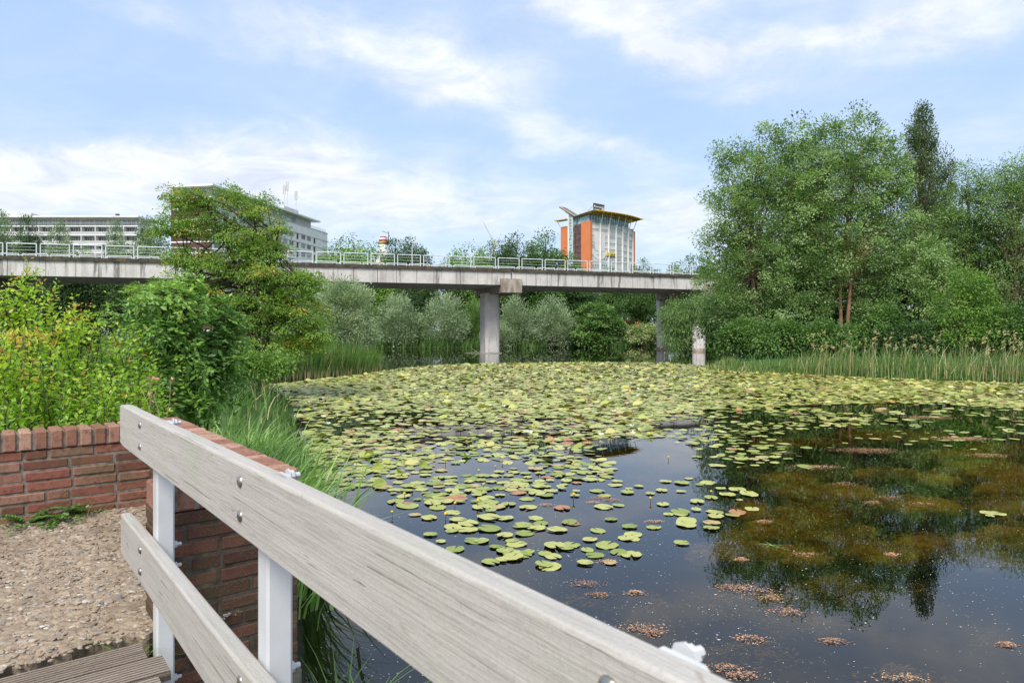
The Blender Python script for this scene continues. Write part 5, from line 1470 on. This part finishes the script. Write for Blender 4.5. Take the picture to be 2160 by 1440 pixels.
# ================================================================== lily pads, flowers, weeds on and under the water
rng = np.random.default_rng(120)
m, nt, out = new_mat('lily_pad')
c = ramp(nt, [(0, (.11, .17, .025)), (.25, (.215, .27, .045)), (.5, (.33, .36, .085)), (.72, (.46, .45, .15)), (.80, (.40, .36, .13)), (.88, (.40, .27, .11)), (1, (.36, .13, .06))], attr(nt)).outputs[0]
gp = N(nt, 'ShaderNodeNewGeometry').outputs['Position']; n1 = noise(nt, 30, 5, .7, gp); n2 = noise(nt, 70, 3, .6, gp)
c = mixc(nt, c, (.30, .20, .08), math_n(nt, 'MULTIPLY', ramp(nt, [(.57, (0, 0, 0)), (.66, (1, 1, 1))], n1.outputs['Fac']).outputs[0], .55))
bs = principled(nt, out, c, .42, .45, bump=n1.outputs['Fac'], bump_d=.004, bump_s=.5)
PAD = m


def pad_shape(k, rng_, fold=0.0, rag=.03):
    """notched disc of radius 1; fold lifts one side"""
    half = .17
    th = np.linspace(half, 2 * math.pi - half, k)
    r = 1 + rag * rng_.normal(size=k); r[0] *= .96; r[-1] *= .96
    x, y = r * np.cos(th) * 1.08, r * np.sin(th) * .92
    z = .02 * np.sin(th * 3 + rng_.uniform(0, 6)) + .02 * rng_.normal(size=k)
    xi, yi = x * .55, y * .55
    zi = z * .3 + .012
    if fold:
        s = np.maximum(0, y - .1); z = z + s * fold; y = y - s * fold * .45 * .8; si = np.maximum(0, yi - .1); zi = zi + si * fold * .7
    V = np.concatenate([[[.02, 0, 0]], np.column_stack([xi, yi, zi]), np.column_stack([x, y, z])])
    T = [(0, 1 + i, 2 + i) for i in range(k - 1)]; Q = [(1 + i, 1 + k + i, 2 + k + i, 2 + i) for i in range(k - 1)]
    return V, np.array(T), np.array(Q)


def water_at(px, py): Y = CAMZ * FPX / (py - PYH); return (px - PXC) / FPX * Y, Y


def in_poly(x, y, poly):
    ins = np.zeros(len(x), bool); poly = np.asarray(poly, float)
    for (ax, ay), (bx, by) in zip(poly, np.roll(poly, -1, 0)):
        c = (ay > y) != (by > y)
        with np.errstate(divide='ignore', invalid='ignore'): ins ^= c & (x < (bx - ax) * (y - ay) / (by - ay) + ax)
    return ins


def region(pts): return [water_at(*p) for p in pts]


# where pads lie on the lake: closed carpet, looser edge, and the thin scatter near the bridge
CARPET = region([(560, 812), (640, 803), (760, 790), (850, 776), (960, 768), (1120, 765), (1300, 764), (1420, 766), (1500, 772), (1560, 780), (1700, 790), (1850, 797), (2000, 804), (2200, 808), (2250, 850), (2160, 862), (1900, 850), (1640, 856), (1420, 868), (1380, 900), (1430, 925), (1300, 925), (1150, 935), (1000, 945), (900, 975), (760, 995), (690, 1020), (645, 1010), (650, 900), (600, 840)])
LOOSE = region([(690, 1010), (760, 985), (900, 965), (1000, 940), (1150, 930), (1250, 935), (1300, 960), (1290, 1010), (1220, 1020), (1100, 1060), (1000, 1110), (880, 1090), (780, 1020), (700, 1040)])
RLOOSE = region([(1380, 868), (1640, 858), (1850, 868), (1820, 905), (1700, 930), (1720, 960), (1600, 990), (1500, 985), (1440, 960), (1420, 925)])
SCAT = region([(830, 1060), (960, 1020), (1250, 1020), (1480, 1000), (1540, 1040), (1600, 1070), (1500, 1120), (1360, 1180), (1250, 1200), (1130, 1205), (1040, 1190), (900, 1150)])
RSP = region([(1640, 860), (2200, 858), (2250, 940), (2000, 960), (1850, 930), (1750, 960), (1650, 950)])
N_C = 60000
bx = np.array(CARPET); X = rng.uniform(bx[:, 0].min(), bx[:, 0].max(), N_C * 2); Y = rng.uniform(bx[:, 1].min(), bx[:, 1].max(), N_C * 2)
k = in_poly(X, Y, CARPET) & (sdf(np.column_stack([X, Y])) < -.15); X, Y = X[k], Y[k]
ph = np.sin(X * .55 + np.sin(Y * .4) * 1.3) + np.sin(Y * .62 + X * .21 + 1) + .7 * np.sin(X * 1.4 - Y * .9)
near_w = np.clip((Y - 10) / 16, 0, 1)
keep = rng.random(len(X)) < np.clip(.42 + .40 * near_w + .20 * ph, .08, 1)
X, Y = X[keep], Y[keep]
area_target = min(len(X), 38000); sel = rng.choice(len(X), area_target, replace=False); X, Y = X[sel], Y[sel]
pads = [(x, y) for x, y in zip(X, Y)]


def scatter(poly, n, mind):
    b = np.array(poly); out = []
    for _ in range(n * 30):
        x, y = rng.uniform(b[:, 0].min(), b[:, 0].max()), rng.uniform(b[:, 1].min(), b[:, 1].max())
        if not in_poly(np.array([x]), np.array([y]), poly)[0] or sdf(np.array([[x, y]]))[0] > -.1: continue
        if math.sin(x * 1.7 + 1.3 * math.sin(y * 1.1)) + math.sin(y * 2.1 - x) < rng.uniform(-1.6, .8): continue
        if all((x - a) ** 2 + (y - c) ** 2 > mind * mind for a, c in out[-260:]): out.append((x, y))
        if len(out) >= n: break
    return out


pads += scatter(LOOSE, 270, .15) + scatter(RLOOSE, 300, .16) + scatter(RSP, 110, .25)
pads += scatter(SCAT, 78, .20)
for px, py in ((1065, 1162), (1090, 1148), (1080, 1168), (1098, 1170), (1060, 1182), (1150, 1168), (1170, 1152), (1148, 1192), (1160, 1196), (1235, 1188), (1255, 1172), (1195, 1157), (1305, 1165), (1320, 1135), (1335, 1128), (1100, 1110), (1120, 1112), (1135, 1115), (1175, 1118), (1210, 1105), (905, 1093), (955, 1112), (985, 1118), (1000, 1141), (1015, 1140), (930, 1143), (1520, 1030), (1555, 1033), (1540, 1043), (1580, 1043), (1500, 1050), (1560, 1055), (1545, 1087), (1555, 1082), (1508, 1080), (2095, 1083), (2088, 1089), (1720, 988), (1700, 985), (1435, 1080), (1410, 1085), (1448, 1100)):
    pads.append(water_at(px, py))
pads = np.array(pads); dist = np.hypot(pads[:, 0], pads[:, 1])
# carpet pads overlap at slightly different heights
n = len(pads)
rad = np.clip(rng.normal(.092, .023, n), .04, .145); rad = np.where(dist > 18, rad * 1.22, rad)
tint = np.clip(rng.normal(.52, .19, n), .05, .78); tint = np.where(rng.random(n) < .07, rng.uniform(.8, 1, n), tint)
order = np.argsort(dist); near_i, far_i = order[:290], order[290:]
kk = 9; shapes = [pad_shape(kk, rng, 0, .05) for _ in range(8)]
ph = rng.uniform(0, 6.28, n); which = rng.integers(0, 8, n)
zz_ = .006 + .022 * rng.random(n) ** 1.6; tiltx, tilty = rng.normal(size=n) * .07, rng.normal(size=n) * .07
curl = np.where(rng.random(n) < .05, rng.uniform(.25, .9, n), 0)
Vs, Fs3, Fs4, Ts, o = [], [], [], [], 0
for s in range(8):
    I = far_i[which[far_i] == s]
    V, T3, Q4 = shapes[s]; k = len(V)
    P = V[None] * rad[I][:, None, None]
    P[..., 2] += curl[I][:, None] * np.maximum(0, V[None, :, 1]) * rad[I][:, None]
    ca, sa = np.cos(ph[I])[:, None], np.sin(ph[I])[:, None]
    x = P[..., 0] * ca - P[..., 1] * sa; y = P[..., 0] * sa + P[..., 1] * ca
    z = P[..., 2] + zz_[I][:, None] + np.maximum(-.02, x * tiltx[I][:, None] + y * tilty[I][:, None])
    Vs.append(np.stack([x + pads[I, 0][:, None], y + pads[I, 1][:, None], np.maximum(z, .003)], -1).reshape(-1, 3))
    off = (np.arange(len(I)) * k)[:, None, None] + o
    Fs3.append((T3[None] + off).reshape(-1, 3)); Fs4.append((Q4[None] + off).reshape(-1, 4)); Ts.append(np.repeat(tint[I], k)); o += len(I) * k
tag(link('lily_pads', np_mesh('lily_pads', np.concatenate(Vs), [np.concatenate(Fs3), np.concatenate(Fs4)], PAD, {'tint': np.concatenate(Ts)})), kind='stuff')
kinds_ = []                                            # (mesh, words)
for tt, word in ((.22, 'deep green'), (.42, 'mid green'), (.60, 'pale yellow-green'), (.84, 'yellowing'), (.97, 'browned')):
    row = []
    for v in range(3):
        V, T3, Q4 = pad_shape(18, rng, 0, .018)
        row.append(np_mesh('lily_pad', V, [T3, Q4], PAD, {'tint': np.clip(tt + rng.normal(size=len(V)) * .03, 0, 1)}, smooth=False))
    kinds_.append((row, word))
cut = [.32, .52, .79, .92, 2]
for i in near_i:
    a = next(q for q in range(5) if tint[i] < cut[q]); row, word = kinds_[a]
    o = bpy.data.objects.new('lily_pad', row[int(which[i]) % 3]); COL.objects.link(o)
    o.location = (pads[i, 0], pads[i, 1], .008 + .012 * rng.random()); o.rotation_euler = (tiltx[i] * .4, tilty[i] * .4, ph[i]); s = rad[i]; o.scale = (s, s, s)
    x, y = pads[i]
    where = 'in the sparse scatter off the railing' if y < 9.6 and x < 1.6 else ('on the dark tree reflection' if x > 2.2 else 'at the near edge of the dense carpet')
    size = 'small' if rad[i] < .085 else ('large' if rad[i] > .112 else 'medium')
    tag(o, f'{size} {word} round lily pad floating {where}', 'lily pad', f'{size} {word} lily pads {where}')
# upturned leaves and flower buds
fold_me = []
for v in range(3):
    V, T3, Q4 = pad_shape(18, rng, 1.25, .02); fold_me.append(np_mesh('upturned_leaf', V, [T3, Q4], leaf_mat('upturned_pad%d' % v, [(0, (.10, .17, .02)), (1, (.20, .26, .04))], .35) if v else PAD, {'tint': np.full(len(V), .3)}))
for i, (px, py, a, lb) in enumerate(((798, 990, .3, 'upturned lily leaf with a bright green underside, largest of the curled ones'), (703, 988, 1.2, 'small dark curled lily leaf near the brick wall end'), (845, 998, 2.2, 'curled lily leaf lying half over in the dense edge'), (895, 986, .9, 'curled lily leaf beside the open dark water'), (985, 965, 1.9, 'folded lily leaf farthest out in the carpet'), (780, 962, .7, 'folded yellow-green lily leaf close to the left bank'), (800, 1025, .1, 'dark folded lily leaf nearest the railing plank'))):
    x, y = water_at(px, py); o = bpy.data.objects.new('upturned_lily_leaf', fold_me[i % 3]); COL.objects.link(o); o.location = (x, y, .012); o.rotation_euler = (0, 0, a); s = .088; o.scale = (s * 1.1, s, s)
    tag(o, lb, 'lily leaf')
YELF = plain('yellow_flower', (.72, .46, .02), .5, .3, var=.12, scale=40); BST = plain('bud_stalk', (.035, .035, .02), .6, .3)
mb = MB(); mb.lathe((0, 0, .09), [(.008, 0), (.022, .006), (.026, .02), (.021, .034), (.006, .038)], 10); FLM = mb.mesh('flower_head', YELF, True)
mb = MB(); mb.tube([(0, 0, -.2), (.004, 0, .0), (0, 0, .092)], [.006, .006, .005], 6); FSM = mb.mesh('stalk', BST, True)
for i, (px, py) in enumerate(((853, 1052), (910, 1065), (960, 1072), (1008, 1068), (940, 1098), (827, 1090), (1010, 1000), (1020, 1030), (1045, 990), (1060, 975), (1135, 1005), (1210, 985), (1210, 1055), (1372, 1060), (1500, 1045), (870, 1035), (720, 1040), (940, 980), (1410, 970))):
    x, y = water_at(px, py); r = empty('lily_bud', (x, y, 0), 'yellow pond lily bud on a short dark stalk above the water', 'flower', 'yellow pond lily buds', rz=i * 1.3); r.scale = (.55 + .25 * rng.random(),) * 3
    for nm, me in (('flower_head', FLM), ('stalk', FSM)):
        o = bpy.data.objects.new(nm, me); COL.objects.link(o); o.parent = r
# white and yellow specks of flowers far out in the carpet
n = 150; X = []; b = np.array(CARPET)
while len(X) < n:
    x, y = rng.uniform(b[:, 0].min(), b[:, 0].max()), rng.uniform(14, b[:, 1].max())
    if in_poly(np.array([x]), np.array([y]), CARPET)[0]: X.append((x, y))
X = np.array(X)
PP = np.repeat(np.column_stack([X, np.full(n, .05)]), 7, 0) + rng.normal(size=(n * 7, 3)) * [.012, .012, .006]
a = rng.uniform(0, 6.28, n * 7); D = np.column_stack([np.cos(a), np.sin(a), np.full(n * 7, .8)])
V, F, T = leaves(PP, D, rand_dir(n * 7) + np.array([0, 0, 1.]), .075, .5, np.repeat(rng.random(n), 7))
tag(link('blossoms', np_mesh('blossoms', V, F, leaf_mat('petal', [(0, (.75, .74, .68)), (.7, (.78, .76, .70)), (.75, (.7, .55, .05)), (1, (.7, .5, .03))], .2), {'tint': T})), kind='stuff')

# drifting specks (seeds and duckweed) on the open water
n = 8500; Y = 3.2 + 10 * rng.random(n) ** 1.3; X = rng.uniform(-.5, .78, n) * Y + rng.normal(size=n) * .1
clump = np.sin(X * 2.3 + Y) + np.sin(Y * 3.1 - X * 1.2); k = (sdf(np.column_stack([X, Y])) < -.1) & (clump > rng.uniform(-2.4, 1.2, n)); X, Y = X[k], Y[k]; n = len(X)
th = np.arange(5) / 5 * 6.2832; R = rng.gamma(2.2, .0009, n) + .0014
V = np.stack([X[:, None] + R[:, None] * np.cos(th), Y[:, None] + R[:, None] * np.sin(th) * rng.uniform(.5, 1, (n, 1)), np.full((n, 5), .003)], -1).reshape(-1, 3)
F = (np.arange(5)[None] + (np.arange(n) * 5)[:, None])
tag(link('duckweed', np_mesh('duckweed', V, F, leaf_mat('speck', [(0, (.62, .62, .56)), (.8, (.7, .69, .62)), (1, (.3, .36, .14))], .1), {'tint': np.repeat(rng.random(n), 5)})), kind='stuff')

# water weed: brown-gold clouds just under the surface, pinkish tips where it breaks through
L_WEED = leaf_mat('water_weed', [(0, (.13, .10, .018)), (.4, (.34, .24, .035)), (.75, (.58, .42, .06)), (1, (.68, .54, .12))], .2, .7, .1)
L_TIP = leaf_mat('weed_tip', [(0, (.22, .12, .07)), (.5, (.40, .23, .15)), (.85, (.55, .36, .25)), (1, (.30, .36, .12))], .2, .7, .15)


def weed(cs, per, L, zlo, zhi, rng_, W=.22):
    PP, DD, TT_ = [], [], []
    for (x, y, rx, ry) in cs:
        k = int(per * max(.3, rx * ry / .06)); q = rng_.normal(size=(k, 2)) * .5
        PP.append(np.column_stack([x + q[:, 0] * rx, y + q[:, 1] * ry, zlo + (zhi - zlo) * np.clip(1 - np.hypot(q[:, 0], q[:, 1]) + rng_.normal(size=k) * .25, 0, 1)]))
        a = rng_.normal(size=k) * .9 + .3; DD.append(np.column_stack([np.cos(a), np.sin(a) * .6, rng_.normal(size=k) * .12])); TT_.append(np.clip(rng_.uniform(.1, .9) * .5 + rng_.random(k) * .5, 0, 1))
    P = np.concatenate(PP); n_ = len(P)
    return leaves(P, np.concatenate(DD), rand_dir(n_) * .5 + np.array([0, 0, 1.]), L * rng_.uniform(.5, 1.3, n_), W, np.concatenate(TT_))


sub = []
for (x0, y0, x1, y1, n_, rr) in ((1540, 980, 1760, 1110, 10, .34), (1640, 980, 2200, 1080, 14, .44), (1650, 900, 2200, 985, 13, .55), (1620, 1080, 2200, 1150, 12, .30), (1480, 1100, 1700, 1160, 8, .2), (1700, 1150, 2100, 1240, 7, .24)):
    for _ in range(n_):
        x, y = water_at(rng.uniform(x0, x1), rng.uniform(y0, y1)); s = rr * rng.uniform(.5, 1.4); sub.append((x, y, s * 1.7, s * .75))
for (px, py, r_) in ((1210, 1255, .26), (1160, 1270, .2), (1340, 1245, .2), (1560, 1250, .26), (1620, 1245, .24), (1690, 1290, .24), (1560, 1350, .22), (1620, 1350, .18), (1900, 1400, .22), (1260, 1330, .12), (2090, 1330, .14), (1480, 1140, .15), (1380, 1250, .12)):
    x, y = water_at(px, py); sub.append((x, y, r_ * 1.3, r_ * .7))
V, F, T = weed(sub, 420, .05, -.13, -.022, rng, .16)
V[:, 2] = np.minimum(V[:, 2], -.012)
MV, MT = [], []                                        # the dense cores of the clumps: soft lumpy mounds below the surface
bm = bmesh.new(); bmesh.ops.create_icosphere(bm, subdivisions=3, radius=1.0); IV = np.array([v.co[:] for v in bm.verts]); IF = np.array([[v.index for v in f.verts] for f in bm.faces]); bm.free()
for (x, y, rx, ry) in sub:
    for _ in range(2 if y > 6.8 else 0):
        q = rng.normal(size=2) * .25; f1, f2, f3 = rng.uniform(0, 6.28, 3)
        w_ = 1 + .22 * np.sin(IV[:, 0] * 5 + f1) * np.sin(IV[:, 1] * 6 + f2) + .12 * np.sin(IV[:, 0] * 13 + f3) * np.sin(IV[:, 1] * 11 + f1) + .05 * rng.normal(size=len(IV))
        MV.append(np.column_stack([x + q[0] * rx + IV[:, 0] * w_ * rx * .55, y + q[1] * ry + IV[:, 1] * w_ * ry * .62, -.15 + np.minimum(IV[:, 2] * w_ * .10, .13)])); MT.append(np.clip(rng.uniform(.15, .75) + .12 * rng.normal(size=len(IV)), 0, 1))
k = len(IV); MF = (IF[None] + (np.arange(len(MV)) * k)[:, None, None]).reshape(-1, 3) + len(V)
tag(link('water_weeds', np_mesh('water_weeds', np.concatenate([V] + MV), [F, MF], L_WEED, {'tint': np.concatenate([T] + MT)}, smooth=True)), kind='stuff')
mats_ = []
for (px, py, r_) in ((1230, 1232, .16), (1260, 1255, .09), (1575, 1245, .20), (1625, 1262, .15), (1660, 1290, .14), (1540, 1238, .12), (1580, 1348, .12), (1755, 1353, .08), (1350, 1325, .16), (1375, 1335, .10), (1530, 1410, .13), (1560, 1425, .10), (1900, 1432, .13), (1340, 1250, .07), (1280, 1185, .1), (1290, 1055, .13), (1265, 1050, .12), (1150, 1065, .1), (1380, 1100, .1), (1250, 1060, .1), (1610, 1100, .08), (1700, 1170, .10), (1880, 1170, .07), (1780, 1020, .16), (1870, 1050, .15), (1940, 1063, .16), (1840, 1060, .1), (1960, 880, .5), (2020, 925, .45), (2080, 960, .3), (1830, 950, .5), (1720, 985, .35), (2120, 1360, .06), (1650, 955, .2), (2060, 925, .25), (1560, 1180, .05)):
    x, y = water_at(px, py); mats_.append((x, y, r_ * 1.2, r_ * .55))
V, F, T = weed(mats_, 420, .021, .002, .02, rng, .32)
tag(link('floating_weeds', np_mesh('floating_weeds', V, F, L_TIP, {'tint': T})), kind='stuff')
x, y = water_at(1625, 1152); n_ = 9
V, F, T = blades(np.column_stack([rng.normal(size=(n_, 2)) * .02, np.zeros(n_)]), np.full(n_, .03), nrm(rng.normal(size=(n_, 2)) * [1, .5] + [-.4, 0]), rng.uniform(3, 7, n_), np.full(n_, .014), rng.uniform(.8, 1, n_), 4)
V[:, 2] = np.clip(np.abs(V[:, 2]), .004, .03)
o = link('floating_leaf', np_mesh('floating_leaf', V, F, L_GRASS, {'tint': T})); o.location = (x, y, .004); tag(o, 'pale grass blades floating in a star on the dark tree reflection', 'grass')
# ================================================================== sky, sun, camera
SUN_EL, SUN_AZ = math.radians(48), math.radians(198)        # azimuth clockwise from +Y (north); sun stands behind the viewer's left shoulder
wd = bpy.data.worlds.new('World'); SC.world = wd; wd.use_nodes = True
nt = wd.node_tree; nt.nodes.clear()
out = nt.nodes.new('ShaderNodeOutputWorld'); bg = nt.nodes.new('ShaderNodeBackground'); nt.links.new(bg.outputs[0], out.inputs[0])
sky = nt.nodes.new('ShaderNodeTexSky'); sky.sky_type = 'NISHITA'; sky.sun_disc = False
sky.sun_elevation = SUN_EL; sky.sun_rotation = SUN_AZ; sky.air_density = 1.0; sky.dust_density = 1.2; sky.ozone_density = 1.0
tc = nt.nodes.new('ShaderNodeTexCoord'); dirv = tc.outputs['Generated']
sp = nt.nodes.new('ShaderNodeSeparateXYZ'); nt.links.new(dirv, sp.inputs[0])
az = math_n(nt, 'ARCTAN2', sp.outputs['X'], sp.outputs['Y']); el = math_n(nt, 'ARCSINE', sp.outputs['Z'])
zc = math_n(nt, 'MAXIMUM', sp.outputs['Z'], .0)
den = math_n(nt, 'ADD', zc, .14)
cx_, cy_ = math_n(nt, 'DIVIDE', sp.outputs['X'], den), math_n(nt, 'DIVIDE', sp.outputs['Y'], den)
cb = nt.nodes.new('ShaderNodeCombineXYZ'); nt.links.new(cx_, cb.inputs[0]); nt.links.new(cy_, cb.inputs[1])
nA = noise(nt, 1.15, 9, .60, cb.outputs[0], .55, (1.0, 1.35, 1)); nB = noise(nt, 3.4, 8, .62, cb.outputs[0], .8)
nW = noise(nt, .8, 5, .6, cb.outputs[0], 1.6, (.8, 1.8, 1))
cb2 = nt.nodes.new('ShaderNodeCombineXYZ'); nt.links.new(az, cb2.inputs[0]); nt.links.new(el, cb2.inputs[1])
nC = noise(nt, 6.5, 9, .62, cb2.outputs[0], .5, (1, 2.0, 1))
# domain-warped angles so that the placed cloud banks have torn edges
wz1 = noise(nt, 5.0, 6, .6, cb2.outputs[0], .3, (1, 1.7, 1)); wsep = nt.nodes.new('ShaderNodeSeparateColor'); nt.links.new(wz1.outputs['Color'], wsep.inputs[0])
azw = math_n(nt, 'ADD', az, math_n(nt, 'MULTIPLY_ADD', wsep.outputs[0], .24, -.12)); elw = math_n(nt, 'ADD', el, math_n(nt, 'MULTIPLY_ADD', wsep.outputs[1], .13, -.065))


def bank(px, py, wa, we, rot, gain):
    a0 = math.atan2(px - PXC, FPX); e0 = math.atan2(PYH - py, math.hypot(px - PXC, FPX))
    wa, we = wa / FPX, we / FPX; c, s = math.cos(rot), math.sin(rot)
    da, de = math_n(nt, 'SUBTRACT', azw, a0), math_n(nt, 'SUBTRACT', elw, e0)
    u = math_n(nt, 'DIVIDE', math_n(nt, 'ADD', math_n(nt, 'MULTIPLY', da, c), math_n(nt, 'MULTIPLY', de, s)), wa)
    v = math_n(nt, 'DIVIDE', math_n(nt, 'ADD', math_n(nt, 'MULTIPLY', da, -s), math_n(nt, 'MULTIPLY', de, c)), we)
    r2 = math_n(nt, 'ADD', math_n(nt, 'MULTIPLY', u, u), math_n(nt, 'MULTIPLY', v, v))
    return math_n(nt, 'MULTIPLY', math_n(nt, 'EXPONENT', math_n(nt, 'MULTIPLY', r2, -1.0)), gain)


acc = None
for b_ in ((980, 130, 170, 60, -.25, 1.0), (700, 60, 240, 50, -.30, .62), (1000, 215, 380, 36, -.32, .42), (1260, 285, 130, 22, -.3, .42), (1130, 300, 60, 26, -.1, .55), (1250, 40, 230, 40, -.22, 1.0), (1450, 85, 130, 32, -.1, .8), (1760, 70, 190, 32, .10, .75), (1610, 175, 110, 22, -.1, .55), (2020, 60, 190, 44, .2, .65), (1500, -60, 300, 60, .1, .9), (2000, -90, 260, 70, 0, .8), (560, 330, 200, 52, .12, .95), (260, 350, 260, 46, .1, .85), (60, 420, 240, 50, 0, .8), (640, 420, 320, 60, 0, .7), (900, 430, 420, 70, 0, .55), (1420, 470, 140, 60, 0, .8), (2000, 330, 200, 40, 0, .35), (350, 20, 180, 22, -.1, .35), (120, 330, 120, 24, .1, .5)):
    g = bank(*b_); acc = g if acc is None else math_n(nt, 'ADD', acc, g)
tex = math_n(nt, 'MULTIPLY_ADD', nC.outputs['Fac'], 2.6, -.45, clamp=False)
placed = math_n(nt, 'MULTIPLY', acc, math_n(nt, 'MAXIMUM', tex, .12))
wisp = math_n(nt, 'MULTIPLY', ramp(nt, [(.46, (0, 0, 0)), (.72, (1, 1, 1))], nA.outputs['Fac']).outputs[0], .55)
above = ramp(nt, [(.34, (0, 0, 0)), (.56, (1, 1, 1))], nW.outputs['Fac']).outputs[0]
upf = ramp(nt, [(.41, (0, 0, 0)), (.50, (1, 1, 1))], sp.outputs['Z']).outputs[0]
behind = ramp(nt, [(.0, (1, 1, 1)), (.25, (0, 0, 0))], math_n(nt, 'ADD', sp.outputs['Y'], .1)).outputs[0]
gen = math_n(nt, 'MULTIPLY', math_n(nt, 'MULTIPLY', above, .75), math_n(nt, 'MAXIMUM', upf, behind))
hz = math_n(nt, 'MULTIPLY', math_n(nt, 'EXPONENT', math_n(nt, 'MULTIPLY', zc, -9.0)), .68)
cov = math_n(nt, 'ADD', math_n(nt, 'MAXIMUM', placed, gen), math_n(nt, 'MULTIPLY', wisp, .35))
cov = math_n(nt, 'ADD', cov, math_n(nt, 'MULTIPLY', hz, math_n(nt, 'MULTIPLY_ADD', nB.outputs['Fac'], .7, .6)))
cov = math_n(nt, 'MULTIPLY', math_n(nt, 'MINIMUM', cov, 1.0), .9, clamp=True)
shade = ramp(nt, [(.3, (5.7, 6.2, 7.2)), (.6, (7.9, 8.05, 8.4))], nB.outputs['Fac']).outputs[0]
tone = mixc(nt, sky.outputs[0], (.92, 1.02, 1.12), 1.0, 'MULTIPLY')
base = mixc(nt, tone, (4.6, 6.3, 9.0), .66)
col = mixc(nt, base, shade, cov)
nt.links.new(col, bg.inputs['Color']); bg.inputs['Strength'].default_value = .098

sl = bpy.data.lights.new('sun', 'SUN'); sl.energy = 3.4; sl.angle = math.radians(24); sl.color = (1, .95, .87)
so = bpy.data.objects.new('sun', sl); COL.objects.link(so)
d = Vector((math.sin(SUN_AZ) * math.cos(SUN_EL), math.cos(SUN_AZ) * math.cos(SUN_EL), math.sin(SUN_EL)))
so.rotation_euler = d.to_track_quat('Z', 'Y').to_euler()

cam = bpy.data.cameras.new('camera'); co = bpy.data.objects.new('camera', cam); COL.objects.link(co)
co.location = (0, 0, CAMZ); co.rotation_euler = (math.pi / 2, 0, 0)
cam.sensor_width = 36; cam.lens = 24.0; cam.shift_y = -23 / 2160; cam.clip_end = 6000; cam.clip_start = .05
cam.dof.use_dof = True; cam.dof.focus_distance = 11; cam.dof.aperture_fstop = 9
SC.camera = co
SC.view_settings.view_transform = 'Standard'; SC.view_settings.look = 'None'; SC.view_settings.exposure = .46; SC.view_settings.gamma = 1
SC.cycles.transparent_max_bounces = 8; SC.cycles.max_bounces = 6; SC.cycles.diffuse_bounces = 3; SC.cycles.glossy_bounces = 3; SC.cycles.transmission_bounces = 4
bpy.context.view_layer.update()
